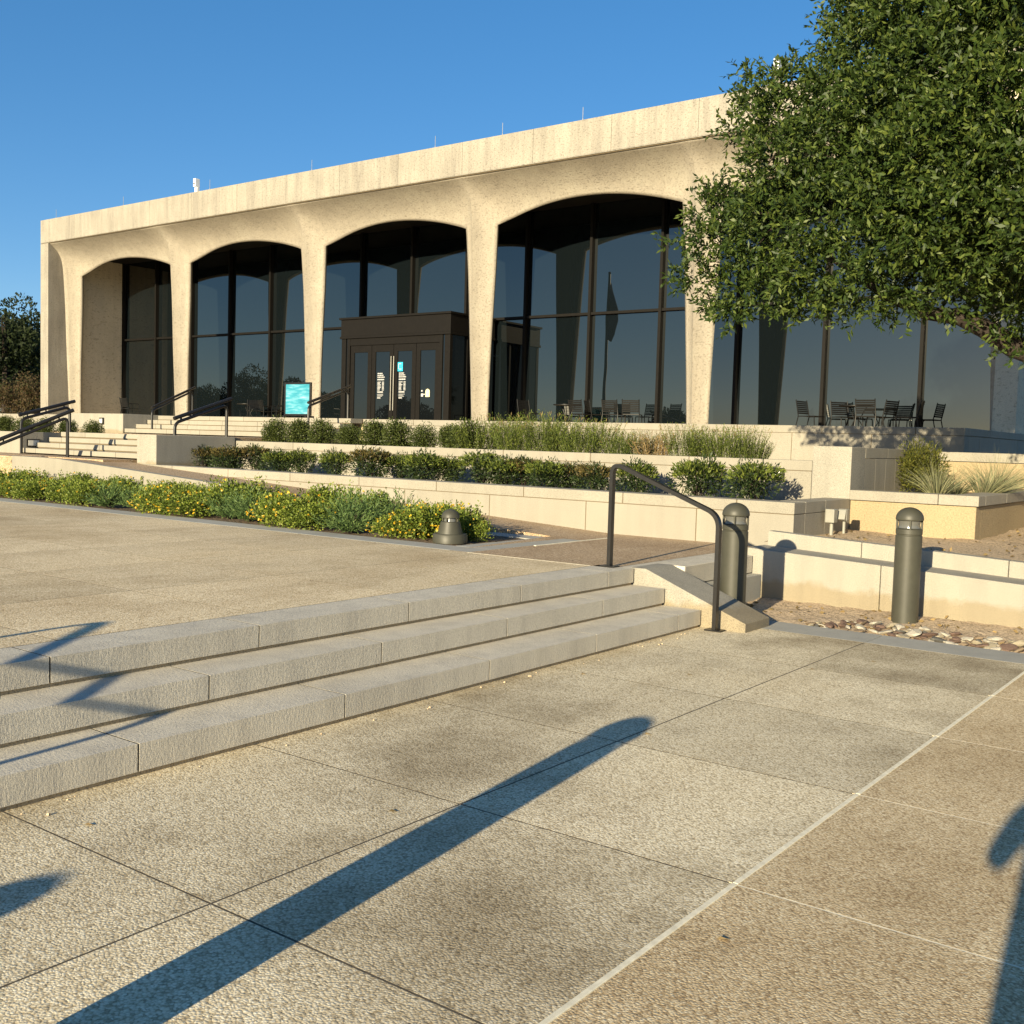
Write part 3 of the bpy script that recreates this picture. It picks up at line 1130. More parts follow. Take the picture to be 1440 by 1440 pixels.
b.build('door_frame', M['bronze'], ves, bevel=.006)
for yy in (VY + .9, VY + 1.7):
    MB().box(VX1 - .09, VX1 - .02, yy, yy + .09, Z_T, 4.94).build('side_post', M['bronze'], ves)
MB().box(VX1 - .07, VX1 - .04, VY + .17, YG - .17, Z_T, 4.93).build('side_glass', M['glass_door'], ves)
MB().box(VX0 + .04, VX0 + .07, VY + .17, YG - .17, Z_T, 4.93).build('side_glass', M['glass_door'], ves)
MB().box(VX0 + .225, VX0 + .298, VY + .06, VY + .09, Z_T, 4.93).build('narrow_glass', M['glass_door'], ves)
MB().box(VX1 - .338, VX1 - .245, VY + .06, VY + .09, Z_T, 4.93).build('narrow_glass', M['glass_door'], ves)
xa, xb = VX0 + .43, VX1 - .47
pw = (xb - xa) / 4
doors = []
for k in range(4):
    p, q = xa + pw * k + .01, xa + pw * (k + 1) - .01
    nm = 'door' if k in (1, 2) else 'sidelight'
    y = VY + .05
    fr = MB().box(p, p + .17, y, y + .06, Z_T + .01, 4.69).box(q - .17, q, y, y + .06, Z_T + .01, 4.69)
    fr.box(p + .17, q - .17, y, y + .06, 4.46, 4.69).box(p + .17, q - .17, y, y + .06, Z_T + .01, Z_T + .17)
    d = fr.build(nm, M['bronze'], ves, bevel=.004)
    d['_o'] = ves['_o']
    MB().box(p + .171, q - .171, y + .025, y + .04, Z_T + .171, 4.459).build('door_glass', M['glass_door'], d)
    if k in (1, 2):
        hx = q - .05 if k == 1 else p + .05
        MB().tube([(hx, y - .05, 2.5), (hx, y - .05, 4.3)], .014, 8).build('handle', M['grey_box'], d)
        lx = p + (.27 if k == 1 else .24)
        bb = MB()
        rr = random.Random(5 + k)
        z = 3.72
        for i, (ln, th, gap) in enumerate([(.22, .035, .062), (.27, .035, .062), (.32, .035, .085), (.30, .045, .075)]):
            # short dashes of different length read as words
            x = lx
            while x < lx + ln:
                wl = rr.uniform(.03, .08)
                bb.box(x, min(x + wl, lx + ln), y + .015, y + .023, z, z + th)
                x += wl + .015
            z -= gap
        for i in range(7):
            bb.box(lx, lx + rr.uniform(.10, .17), y + .015, y + .023, z, z + .022)
            bb.box(lx + .21, lx + .30, y + .015, y + .023, z, z + .022)
            z -= .044
        z -= .03
        bb.box(lx, lx + .26, y + .015, y + .023, z, z + .035)
        z -= .06
        for i in range(3):
            bb.box(lx, lx + rr.uniform(.16, .30), y + .015, y + .023, z, z + .012)
            z -= .035
        z -= .03
        bb.box(lx, lx + .15, y + .015, y + .023, z, z + .03)
        bb.build('lettering', M['ink_white'], d)
        if k == 2:
            MB().box(lx - .06, lx + .16, y + .013, y + .023, 3.80, 4.10).build('logo', M['logo'], d)
            lb = MB()
            lb.box(lx - .01, lx + .09, y + .009, y + .0125, 4.035, 4.055).box(lx + .0, lx + .11, y + .009, y + .0125, 3.86, 3.88)
            lb.box(lx - .035, lx - .015, y + .009, y + .0125, 3.88, 4.05)
            lb.build('logo_mark', M['ink_white'], d)
    if k == 3:
        sx = p + .25
        MB().lathe([(.035, 0), (.03, .05)], sx + .02, y + .018, 3.12, 12).box(sx - .02, sx + .07, y + .012, y + .02, 2.96, 3.06).box(sx + .08, sx + .15, y + .012, y + .02, 3.02, 3.05).build('lettering', M['ink_white'], d)
        v = [(sx + .17, y + .012, 2.95), (sx + .35, y + .012, 2.95)] + [(sx + .26 + .09 * math.cos(a), y + .012, 3.12 + .09 * math.sin(a)) for a in np.linspace(0, math.pi, 10)]
        n = len(v)
        v2 = [(x, yy + .008, z) for x, yy, z in v]
        MB().add(v + v2, [tuple(range(n)), tuple(range(2 * n - 1, n - 1, -1))] + [(i, i + n, (i + 1) % n + n, (i + 1) % n) for i in range(n)]).build('seal', M['seal'], d)

# roof fittings
for x in (-43.4, -38.5, -33.05, -27.6, -22.1, -19.5, -16.7):
    t = thing('lightning_rod', (x, 25.25, 10.45), 'thin lightning rod standing on the roof edge of the museum', 'lightning rod', 'lightning rods along the roof edge')
    MB().lathe([(.03, 0), (.03, .03), (.012, .04), (.010, .12)], x, 25.25, 10.45, 8).build('base', M['grey_box'], t)
    MB().tube([(x, 25.25, 10.55), (x, 25.25, 10.88)], .007, 6).build('rod', M['grey_box'], t)
for px, pt, pb, lab in ((278, 252, 268, 'small white camera housing on the roof edge, left of centre'), (1095, 84, 112, 'white camera housing on a cream bracket rising beside the tree crown')):
    a, c = at(px, pt, 25.35), at(px, pb, 25.35)
    t = thing('roof_camera', (a.x, 25.35, 10.45), lab, 'camera')
    zm = a.z - .3
    MB().box(a.x - .07, a.x + .07, 25.2, 25.4, zm, a.z).build('housing', M['white_box'], t, bevel=.01)
    MB().box(a.x - .05, a.x + .10, 25.25, 25.37, 10.44, zm - .012).build('bracket', M['shell_fascia'] if px > 900 else M['white_box'], t, bevel=.01)
    MB().box(a.x - .03, a.x + .03, 25.185, 25.199, zm + .08, zm + .14).build('lens', M['metal_black'], t)

# poster stand
a, c = at(400, 538, 20.7), at(436, 585, 20.7)
t = thing('poster_stand', ((a.x + c.x) / 2, 20.75, Z_T), 'upright cyan poster in a dark frame at the top of the stairs', 'sign')
x0, x1, z0, z1 = a.x, c.x, Z_T + .09, a.z
b = MB()
b.box(x0, x1, 20.7, 20.76, z1 - .05, z1).box(x0, x1, 20.7, 20.76, z0, z0 + .05).box(x0, x0 + .05, 20.7, 20.76, z0 + .05, z1 - .05).box(x1 - .05, x1, 20.7, 20.76, z0 + .05, z1 - .05)
b.build('frame', M['metal_black'], t, bevel=.004)
MB().box(x0 + .051, x1 - .051, 20.715, 20.75, z0 + .051, z1 - .051).build('poster', M['poster'], t)
MB().box(x0 + .05, x0 + .12, 20.6, 20.9, Z_T, z0 - .002).box(x1 - .12, x1 - .05, 20.6, 20.9, Z_T, z0 - .002).build('foot', M['metal_black'], t)


# ------------------------------------------------------------------ terrace furniture
def make_chair(arms=True):
    t = thing('terrace_chair', (0, 0, 0), 'x', 'chair', 'black slatted chairs on the terrace')
    s = MB()
    for k in range(8):
        s.box(-.24, .24, -.24 + k * .06, -.24 + k * .06 + .045, .43, .45)
    s.build('seat', M['chair'], t)
    bk = MB()
    for k in range(7):
        z = .50 + k * .052
        yb = .25 + (z - .45) * .22
        bk.hexa([(-.24, yb, z), (.24, yb, z), (.24, yb + .016, z), (-.24, yb + .016, z),
                 (-.24, yb + .009, z + .040), (.24, yb + .009, z + .040), (.24, yb + .025, z + .040), (-.24, yb + .025, z + .040)])
    bk.build('backrest', M['chair'], t)
    for sx in (-1, 1):
        ap = [(sx * .26, -.26, 0), (sx * .26, -.24, .64), (sx * .26, .29, .64)] if arms else [(sx * .25, -.27, 0), (sx * .25, -.245, .435), (sx * .25, -.1, .435)]
        MB().tube(bend(ap, .06), .014, 6).build('arm' if arms else 'leg', M['chair'], t, smooth=True)
        MB().tube([(sx * .26, .34, 0), (sx * .255, .24, .44), (sx * .25, .335, .88)], .014, 6).build('leg', M['chair'], t, smooth=True)
        MB().tube([(sx * .25, -.25, .435), (sx * .25, .24, .435)], .014, 6).build('seat_rail', M['chair'], t)
    return t


chair0 = make_chair(False)
chair1 = make_chair(True)
used1 = False
CH = [
    (1140, 27.7, 78, 'black slatted chair standing alone in side view, left of the right hand table'),
    (1187, 28.1, 50, 'small black slatted chair behind the right hand table'),
    (1221, 27.4, 178, 'black slatted chair with broad back turned to us at the right hand table'),
    (1238, 27.9, -110, 'black slatted chair overlapping the broad backed one at the right hand table'),
    (1276, 27.8, -82, 'black slatted chair in side view beside the rightmost window post'),
    (744, 27.4, 80, 'black slatted chair in side view left of the middle table, behind the grasses'),
    (816, 27.6, 175, 'slatted chair with sun glinting on its back at the middle table'),
    (838, 27.9, 140, 'black slatted chair just right of the sun glinting chair'),
    (862, 27.7, 185, 'low black slatted chair between the two taller ones by the reflected flagpole'),
    (888, 27.6, 200, 'black slatted chair at the right end of the middle group'),
    (359, 27.2, 60, 'slatted chair in the left arch nearest the stairs'),
    (374, 27.8, 170, 'slatted chair behind in the left arch, back turned to us'),
    (394, 27.4, -20, 'slatted chair half hidden by the cyan poster'),
    (183, 25.9, 178, 'slatted chair with bright back beside the left porch wall'),
]
for i, (px, Y, rot, lab) in enumerate(CH):
    loc = (atX(px, Y), Y, Z_T)
    if i == 10:
        chair1.location = loc
        chair1.rotation_euler = (0, 0, math.radians(rot))
        chair1['label'] = lab
    elif i == 0:
        chair0.location = loc
        chair0.rotation_euler = (0, 0, math.radians(rot))
        chair0['label'] = lab
    else:
        dup(chair1 if i > 10 else chair0, loc, math.radians(rot), lab)


def make_table():
    t = thing('cafe_table', (0, 0, 0), 'x', 'table', 'round black terrace tables')
    MB().lathe([(.44, .70), (.45, .705), (.45, .725), (.44, .73)], 0, 0, 0, 28).build('tabletop', M['chair'], t, smooth=True)
    for k in range(3):
        a = k * math.tau / 3 + .5
        MB().tube([(.30 * math.cos(a), .30 * math.sin(a), 0), (.07 * math.cos(a), .07 * math.sin(a), .35), (.25 * math.cos(a), .25 * math.sin(a), .70)], .014, 6).build('leg', M['chair'], t, smooth=True)
    return t


tab0 = make_table()
for i, (px, Y, lab) in enumerate([(1203, 27.7, 'round black table among the chairs at the right hand window'), (797, 27.6, 'round black table in the middle group behind the grasses'), (349, 27.6, 'round black table in the left arch above the stairs')]):
    loc = (atX(px, Y), Y, Z_T)
    if i == 0:
        tab0.location = loc
        tab0['label'] = lab
    else:
        dup(tab0, loc, 0.4, lab)

# ================================================================== PLANTS
def shrub_leaves(rx, rz, n, L, W, up=0.35, lumps=9, rng=RNG, spread=.55):
    """leaves on a lumpy rounded mass sitting on z=0"""
    lc = sphere_pts(lumps, rng)
    lc[:, 2] = np.abs(lc[:, 2]) * .9
    lc = lc * np.array([rx * spread, rx * spread, rz * spread]) + np.array([0, 0, rz * .35])
    idx = rng.integers(0, lumps, n)
    d = sphere_pts(n, rng)
    rad = (rng.random((n, 1)) ** 0.35)
    lr = (rng.random(lumps) * .25 + .38)[idx][:, None]
    P = lc[idx] + d * rad * lr * np.array([rx, rx, rz])
    P[:, 2] = np.maximum(P[:, 2], 0.01)
    D = d + rng.normal(size=(n, 3)) * .5 + np.array([0, 0, up])
    return leaves(P, D, L * (0.7 + rng.random(n) * .6), W * (.7 + rng.random(n) * .6), rng=rng)


def twigs(n, r, h, name, parent, rng=RNG):
    b = MB()
    for _ in range(n):
        a = rng.random() * math.tau
        q = r * (0.3 + .6 * rng.random())
        b.tube([(0.02 * math.cos(a), .02 * math.sin(a), 0), (q * math.cos(a) * .5, q * math.sin(a) * .5, h * .5), (q * math.cos(a), q * math.sin(a), h)], [.008, .006, .003], 4)
    return b.build(name, M['bark'], parent)


# boxwoods
def make_box(seed):
    rng = np.random.default_rng(seed)
    t = thing('boxwood_shrub', (0, 0, 0), 'x', 'shrub', 'boxwood shrubs along the upper wall')
    mesh_np('foliage', *shrub_leaves(.36, .46, 4600, .032, .020, .2, 22, rng, .36), M['leaf_box'], t)
    twigs(8, .3, .3, 'stem', t, rng)
    return t


boxes = [make_box(s) for s in (1, 2, 3)]
first = [True] * 3
BX = [388, 420, 454, 490, 525, 560, 597, 632, 655]
BLAB = {0: 'leftmost rounded boxwood in the row on the upper wall, next to the stairs', 8: 'rightmost boxwood of the upper row, merging into the rosemary'}
for i, px in enumerate(BX):
    Y = 13.95 + .12 * math.sin(i * 2.1)
    k = i % 3
    lab = BLAB.get(i, 'rounded clipped boxwood between two others in the row on the upper wall')
    loc = (atX(px, Y), Y, 1.37)
    if first[k]:
        boxes[k].location = loc
        boxes[k]['label'] = lab
        first[k] = False
    else:
        dup(boxes[k], loc, i * 1.3, lab, .95 + .12 * math.sin(i * 1.7))
for i, px in enumerate((-22, 8, 34, 64, 96, 130)):
    Y = 13.6 + .15 * (i % 2)
    dup(boxes[i % 3], (atX(px, Y), Y, 1.36), i * 2.2, 'rounded dark boxwood in the side bed left of the lower flight', 1.0 - .04 * i, 'boxwood shrubs in the side bed')


# nandinas
def make_nandina(seed, red, s=1.0, pale=False):
    rng = np.random.default_rng(seed)
    t = thing('nandina_shrub', (0, 0, 0), 'x', 'shrub', 'nandina shrubs in the lower bed')
    mesh_np('foliage', *shrub_leaves(.32, .38, 1700, .055, .018, .3, 14, rng, .62), M['leaf_nandina'], t)
    # feathery tips
    n = 700
    a = rng.random(n) * math.tau
    r = np.sqrt(rng.random(n)) * .30
    P = np.stack([r * np.cos(a), r * np.sin(a), (.30 * np.sqrt(np.maximum(0, 1 - (r / .5) ** 2)) + rng.random(n) * .14)], 1)
    D = np.stack([np.cos(a), np.sin(a), .4 + rng.random(n)], 1) + rng.normal(size=(n, 3)) * .5
    mesh_np('leaves', *leaves(P, D, .065, .020, rng=rng), M['leaf_red'] if red else M['leaf_rosemary'], t)
    twigs(10, .32, .40, 'stem', t, rng)
    return t


nd = [make_nandina(21, True), make_nandina(22, False), make_nandina(23, True), make_nandina(24, False)]
nfirst = [True] * 4
NX = [(262, .95, 1), (287, 1.0, 2), (322, 1.05, 0), (358, 1.1, 2), (391, .95, 1), (424, 1.0, 3), (474, 1.0, 1), (522, 1.2, 0), (563, 1.0, 3), (598, 1.1, 1), (632, .95, 3),
      (678, 1.2, 3), (712, 1.0, 1), (738, 1.05, 2), (768, 1.0, 3), (808, .95, 0), (838, .95, 2), (896, 1.05, 1), (985, 1.22, 1), (1066, 1.2, 3)]
for i, (px, s, k) in enumerate(NX):
    Y = 12.35 + .2 * math.sin(i * 2.6)
    if px > 950: Y = 12.2
    lab = ('green nandina shrub in the middle of the lower bed', 'reddish tipped nandina shrub in the lower bed')[k in (0, 2)]
    if i == 0: lab = 'nandina shrub at the left end of the lower bed'
    if i == 6: lab = 'nandina shrub standing apart with bare soil on both sides'
    if i == 17: lab = 'nandina shrub seen just behind the handrail'
    if i == 18: lab = 'large nandina shrub second from the right end of the lower bed'
    if i == 19: lab = 'large nandina shrub at the right end below the square wall light'
    s *= .88
    loc = (atX(px, Y), Y, .90)
    if nfirst[k]:
        nd[k].location = loc
        nd[k].scale = (s, s, s)
        nd[k]['label'] = lab
        nfirst[k] = False
    else:
        dup(nd[k], loc, i * 1.9, lab, s)


# rosemary / salvia, upright
def make_spiky(seed, h, r, mat, n=150, name='rosemary_plant', group='rosemary plants on the upper wall', tip=None, leafL=.045):
    rng = np.random.default_rng(seed)
    t = thing(name, (0, 0, 0), 'x', 'plant', group)
    P, D = [], []
    a = rng.random(n) * math.tau
    q = np.sqrt(rng.random(n)) * r
    base = np.stack([q * np.cos(a), q * np.sin(a), np.zeros(n)], 1) * .7
    lean = np.stack([np.cos(a) * q / r * .45, np.sin(a) * q / r * .45, np.ones(n)], 1) + rng.normal(size=(n, 3)) * .12
    lean = unit(lean)
    hh = h * (.6 + .4 * rng.random(n))
    per = 16
    u = (np.arange(per) + .5) / per
    PP = (base[:, None] + lean[:, None] * (hh[:, None, None] * u[None, :, None])).reshape(-1, 3)
    DD = rng.normal(size=(len(PP), 3)) * .55 + np.repeat(lean, per, 0) * .9
    o = mesh_np('foliage', *leaves(PP, DD, leafL, .010, rng=rng), mat, t)
    st = leaves(base, lean, hh, .008, rng=rng)
    mesh_np('stem', *st, M['leaf_dry'] if mat is M['leaf_dry'] else M['leaf_box'], t)
    if tip:
        k = rng.integers(0, n, 60)
        mesh_np('blossoms', *leaves(base[k] + lean[k] * hh[k][:, None] * .9, lean[k] + rng.normal(size=(60, 3)) * .3, .08, .014, rng=rng), tip, t)
    return t


rs = [make_spiky(31, .62, .42, M['leaf_rosemary']), make_spiky(32, .70, .40, M['leaf_rosemary'], tip=M['leaf_dry']), make_spiky(33, .55, .36, M['leaf_rosemary'], tip=M['leaf_red'])]
rfirst = [True] * 3
RX = [(672, 13.9, .9), (700, 14.3, 1.0), (722, 13.8, 1.0), (748, 14.4, 1.1), (770, 13.9, 1.05), (795, 14.3, 1.0), (818, 13.8, .95), (842, 14.2, .9), (872, 13.8, .75), (900, 13.9, .72),
      (965, 13.8, .8), (992, 14.0, .85), (1018, 13.8, .85), (1046, 13.9, .78), (1066, 14.1, .6)]
for i, (px, Y, s) in enumerate(RX):
    k = i % 3
    lab = 'upright feathery rosemary plant in the tall clump left of the dry stems' if px < 930 else 'upright feathery rosemary plant in the short clump right of the dry stems'
    loc = (atX(px, Y), Y, 1.37)
    if rfirst[k]:
        rs[k].location = loc
        rs[k].scale = (s,) * 3
        rs[k]['label'] = lab
        rfirst[k] = False
    else:
        dup(rs[k], loc, i * 1.1, lab, s)
dry = make_spiky(34, .42, .33, M['leaf_dry'], 110, 'dry_plant', None)
dry.location = (atX(922, 13.8), 13.8, 1.37)
dry['label'] = 'brown dry stemmed plant between the two rosemary clumps'


# flower bed: lantana and spiky green mounds
def make_lantana(seed, flowers):
    rng = np.random.default_rng(seed)
    t = thing('lantana_plant', (0, 0, 0), 'x', 'flower', 'yellow lantanas in the flower bed')
    mesh_np('foliage', *shrub_leaves(.46, .36, 2600, .042, .026, .35, 20, rng), M['leaf_lantana'], t)
    n = 420
    sh = rng.integers(0, 26, n)
    sa, sq = rng.random(26) * math.tau, np.sqrt(rng.random(26)) * .42
    st = .30 + rng.random(26) * .24
    a, q = sa[sh], sq[sh]
    P = np.stack([q * np.cos(a), q * np.sin(a), st[sh] * (.55 + .45 * rng.random(n))], 1) + rng.normal(size=(n, 3)) * .018
    D = np.stack([np.cos(a) * .5, np.sin(a) * .5, 1 + rng.random(n)], 1) + rng.normal(size=(n, 3)) * .9
    mesh_np('leaves', *leaves(P, D, .045, .022, rng=rng), M['leaf_lantana'], t)
    # flower heads: small rosettes of petals
    hd = sphere_pts(flowers * 4, rng)
    hd = hd[hd[:, 2] > -.1][:flowers]
    C = hd * np.array([.46, .46, .34]) * (.85 + rng.random((len(hd), 1)) * .2) + np.array([0, 0, .12])
    C[:, 2] = np.maximum(C[:, 2], .05)
    k = 9
    PP = np.repeat(C, k, 0) + np.repeat(hd, k, 0) * .035
    DD = np.repeat(unit(hd + np.array([0, -.2, .5])), k, 0) * .45 + rng.normal(size=(len(PP), 3)) * .8
    mesh_np('blossoms', *leaves(PP, DD, .024, .020, rng=rng), M['petal'], t)
    twigs(7, .3, .28, 'stem', t, rng)
    return t


def make_sage(seed):
    rng = np.random.default_rng(seed)
    t = thing('spiky_plant', (0, 0, 0), 'x', 'plant', 'spiky green plants in the flower bed')
    n = 130
    per = 13
    d = sphere_pts(n, rng)
    d[:, 2] = np.abs(d[:, 2]) * .9 + .12
    d = unit(d)
    u = (np.arange(per) + 2) / (per + 1)
    hh = .46 * (.7 + .35 * rng.random(n))
    PP = (d[:, None] * (hh[:, None, None] * u[None, :, None]))
    PP[:, :, 2] += .05 * u[None]
    DD = rng.normal(size=(n * per, 3)) * .45 + np.repeat(d, per, 0) * .9 + np.array([0, 0, .2])
    mesh_np('foliage', *leaves(PP.reshape(-1, 3), DD, .065, .013, rng=rng), M['leaf_sage'], t)
    twigs(6, .3, .25, 'stem', t, rng)
    return t


lan = [make_lantana(41, 14), make_lantana(42, 48), make_lantana(43, 6)]
sg = [make_sage(51), make_sage(52)]
lf = [True] * 3
sf = [True] * 2
plan = []
x = -18.2
rr = random.Random(3)
while x < -7.3:
    for row, Y in enumerate((8.88, 9.45, 9.95)):
        if row == 2 and x > -8.6: continue
        xx = x + rr.uniform(-.12, .12) + .2 * row
        if xx > -7.75 and row == 0: continue
        if xx > -7.75: continue
        sage_zone = (-11.6 < xx < -10.6 and row == 0) or (-9.55 < xx < -8.55 and row < 3) or (-14.1 < xx < -13.2 and row == 0)
        plan.append((xx, Y + rr.uniform(-.1, .1), sage_zone, row))
    x += .62
for i, (xx, Y, sage, row) in enumerate(plan):
    s = rr.uniform(.68, 1.0) * (1.0 if row < 2 else .95)
    if xx < -13.5: s *= .95
    if sage:
        k = i % 2
        src, fl = sg[k], sf
        lab = 'spiky green plant without flowers among the lantanas'
    else:
        # more blossom near the front and in patches
        k = 1 if (row == 0 and (-13.2 < xx < -11.8 or -10.6 < xx < -9.6 or xx > -8.6)) else (0 if row < 2 else 2)
        src, fl = lan[k], lf
        lab = ('yellow flowering lantana with scattered blossoms in the flower bed', 'lantana thick with yellow blossoms at the front of the flower bed', 'mostly green lantana at the back of the flower bed')[k]
    loc = (xx, Y, Z_P)
    if fl[k]:
        src.location = loc
        src.scale = (s,) * 3
        src['label'] = lab
        fl[k] = False
    else:
        dup(src, loc, rr.uniform(0, 6.2), lab, (s, s, s * rr.uniform(.68, 1.08)))
# plants round the little lamp
dup(lan[1], (-7.70, 9.30, Z_P), 1.0, 'lantana thick with yellow blossoms right behind the squat dome lamp', .8)
dup(lan[1], (-7.98, 8.98, Z_P), 2.3, 'lantana thick with yellow blossoms just left of the squat dome lamp', .8)
dup(lan[0], (-7.40, 9.25, Z_P), 2.9, 'lantana just right of the squat dome lamp at the end of the bed', .5)


# plants of the stucco planter
def make_bush(seed, r, h, n, mat, name, label, loc, L=.05, W=.014):
    rng = np.random.default_rng(seed)
    t = thing(name, loc, label, 'shrub')
    mesh_np('foliage', *shrub_leaves(r, h, n, L, W, .6, 22, rng), mat, t)
    twigs(12, r * .8, h * .8, 'stem', t, rng)
    return t


def make_grass(seed, r, h, n, label, loc, lean=(0, 0, 0), name='ornamental_grass'):
    rng = np.random.default_rng(seed)
    t = thing(name, loc, label, 'grass')
    b = []
    a = rng.random(n) * math.tau
    q = rng.random(n) ** .6
    d = unit(np.stack([np.cos(a) * q * .75, np.sin(a) * q * .75, np.ones(n)], 1) + np.array(lean))
    hh = h * (.5 + .5 * rng.random(n))
    base = np.stack([np.cos(a) * q * r * .3, np.sin(a) * q * r * .3, np.zeros(n)], 1)
    side = unit(np.cross(d, rng.normal(size=(n, 3)))) * .006
    seg = 4
    vs = np.empty((n, (seg + 1) * 2, 3))
    for k in range(seg + 1):
        u = k / seg
        c = base + d * hh[:, None] * u + np.stack([np.cos(a) * q, np.sin(a) * q, -q * .8], 1) * (u ** 2 * h * .35)[..., None] if False else base + d * (hh * u)[:, None] + np.stack([np.cos(a) * q, np.sin(a) * q, -q * .7], 1) * (hh * .4 * u * u)[:, None]
        w = side * (1 - u * .9)
        vs[:, 2 * k] = c + w
        vs[:, 2 * k + 1] = c - w
    f = []
    for k in range(seg):
        f.append(np.array([2 * k, 2 * k + 1, 2 * k + 3, 2 * k + 2]))
    f = np.array(f)
    F4 = (np.arange(n)[:, None, None] * ((seg + 1) * 2) + f[None]).reshape(-1, 4)
    mesh_np('blades', vs.reshape(-1, 3), F4, M['leaf_grass'], t)
    st = MB()
    for _ in range(7):
        aa = rng.random() * math.tau
        qq = rng.random() * .35
        dd = Vector((math.cos(aa) * qq + lean[0], math.sin(aa) * qq + lean[1], 1)).normalized()
        st.tube([(0, 0, 0), dd * h * .8, dd * h * 1.35 + Vector((lean[0] * .2, 0, -.02))], [.005, .004, .006], 4)
    st.build('flower_stalk', M['leaf_grass'], t)
    return t


p = at(1292, 680, 15.3)
make_bush(61, .38, .62, 5200, M['leaf_bush'], 'olive_shrub', 'olive green fine leaved shrub in the stucco planter', (p.x, 15.3, 1.0))
p = at(1318, 690, 14.2)
make_grass(62, .3, .62, 170, 'pale blue green upright grass tuft beside the olive shrub', (p.x, 14.2, 1.0))
p = at(1342, 690, 14.8)
make_grass(65, .3, .50, 150, 'short pale grass tuft between the two taller grasses', (p.x, 14.8, 1.0), (.1, 0, 0))
p = at(1385, 690, 14.9)
make_grass(63, .35, .72, 240, 'pale arching grass leaning right at the planter corner', (p.x, 14.9, 1.0), (.45, 0, -.2))
p = at(1400, 690, 16.2)
make_grass(64, .35, .8, 160, 'tall thin grass against the rear stucco wall', (p.x, 16.2, 1.0), (.2, 0, 0))

# ------------------------------------------------------------------ trees
def crown_mesh(blobs, per_m2, L, W, twig_n, rng, squash=.85):
    """leaf clusters on the outer shells of many lobes"""
    PP, DD = [], []
    for (c, r) in blobs:
        nt = max(6, int(per_m2 * r * r))
        d = sphere_pts(nt, rng)
        rad = r * (0.35 + .65 * rng.random((nt, 1)) ** .5)
        base = np.array(c) + d * rad * np.array([1, 1, squash])
        tdir = unit(d + rng.normal(size=(nt, 3)) * .55 + np.array([0, 0, .12]))
        tl = .16 + rng.random((nt, 1)) * .16
        for k in range(twig_n):
            u = (k + .6) / twig_n
            PP.append(base + tdir * tl * u)
            DD.append(tdir * .75 + rng.normal(size=(nt, 3)) * .65)
    P, D = np.concatenate(PP), np.concatenate(DD)
    n = len(P)
    return leaves(P, D, L * (.7 + .6 * rng.random(n)), W * (.7 + .6 * rng.random(n)), .18, rng)


rng = np.random.default_rng(77)
oak = thing('oak_tree', (-1.0, 14.0, 0.55), 'large dark green live oak with a wide crown hiding the right end of the museum', 'tree')
VIS = [(1010, 345, 38, 13.0), (975, 385, 26, 12.8), (1000, 300, 34, 13.2), (1085, 255, 36, 13.4), (1012, 272, 18, 13.3), (1055, 165, 32, 13.6), (1066, 128, 32, 13.8), (1030, 410, 45, 13.2), (1025, 445, 22, 12.9),
       (1105, 150, 60, 13.2), (1115, 118, 30, 13.5), (1100, 230, 62, 12.8), (1085, 320, 66, 12.9), (1090, 400, 52, 12.9), (1150, 385, 60, 12.5), (1160, 300, 66, 12.3), (1170, 210, 66, 12.5), (1165, 140, 50, 13.0),
       (1222, 68, 50, 13.0), (1200, 20, 45, 13.4), (1222, -40, 60, 13.6), (1235, 150, 66, 12.2), (1240, 250, 66, 11.9), (1235, 345, 62, 12.1), (1225, 405, 42, 12.3), (1290, 400, 48, 12.2),
       (1300, 310, 66, 11.8), (1310, 200, 70, 11.7), (1300, 100, 70, 12.2), (1290, 10, 66, 12.8), (1290, -80, 70, 13.3), (1370, 40, 70, 12.2), (1380, 140, 70, 11.6), (1385, 250, 66, 11.6), (1375, 350, 58, 12.0), (1345, 410, 42, 12.4),
       (1440, 90, 70, 11.7), (1450, 200, 66, 11.5), (1455, 310, 62, 11.8), (1440, 400, 50, 12.4), (1410, 445, 36, 12.8), (1440, 480, 24, 12.8), (1370, -60, 75, 12.6), (1450, -30, 75, 12.2),
       (1130, 430, 26, 12.9), (1180, 432, 24, 12.7), (1265, 425, 24, 12.6), (1060, 360, 40, 13.4), (985, 330, 22, 13.1), (955, 345, 13, 13.0), (948, 392, 10, 12.8), (1030, 300, 34, 13.8), (1046, 98, 13, 13.6), (1030, 185, 14, 13.6), (1180, 10, 24, 13.8)]
blobs = []
for px, py, rp, Y in VIS:
    c = at(px, py, Y)
    blobs.append((tuple(c), .85 * rp / ppm(c)))
# the rest of the crown: behind, above and to the right of what the frame shows
while len(blobs) < 150:
    d = rng.normal(size=3)
    d /= np.linalg.norm(d)
    c = np.array([-0.9, 14.3, 6.1]) + d * np.array([5.0, 4.6, 3.1]) * (0.45 + .55 * rng.random() ** .5)
    if c[2] < 3.4 or c[2] > 9.2: continue
    # keep inside the outline: project to the photo
    q = RW.T @ (c - np.array([0, 0, H]))
    X_, Y_ = 720 + F * q[0] / q[2], 720 + F * q[1] / q[2]
    if X_ < 1500:
        edge = np.interp(Y_, [-400, 0, 60, 90, 180, 260, 330, 420, 460, 520], [1240, 1220, 1190, 1110, 1090, 1080, 1050, 1060, 1100, 1500])
        if X_ < edge + 30 or Y_ > 405: continue
    blobs.append((tuple(c), .55 + .35 * rng.random()))
mesh_np('crown', *crown_mesh(blobs, 760, .085, .033, 12, rng), M['leaf_oak'], oak, loc=(1.0, -14.0, -.55))
b = MB()
TB = Vector((-1.0, 14.0, .5))
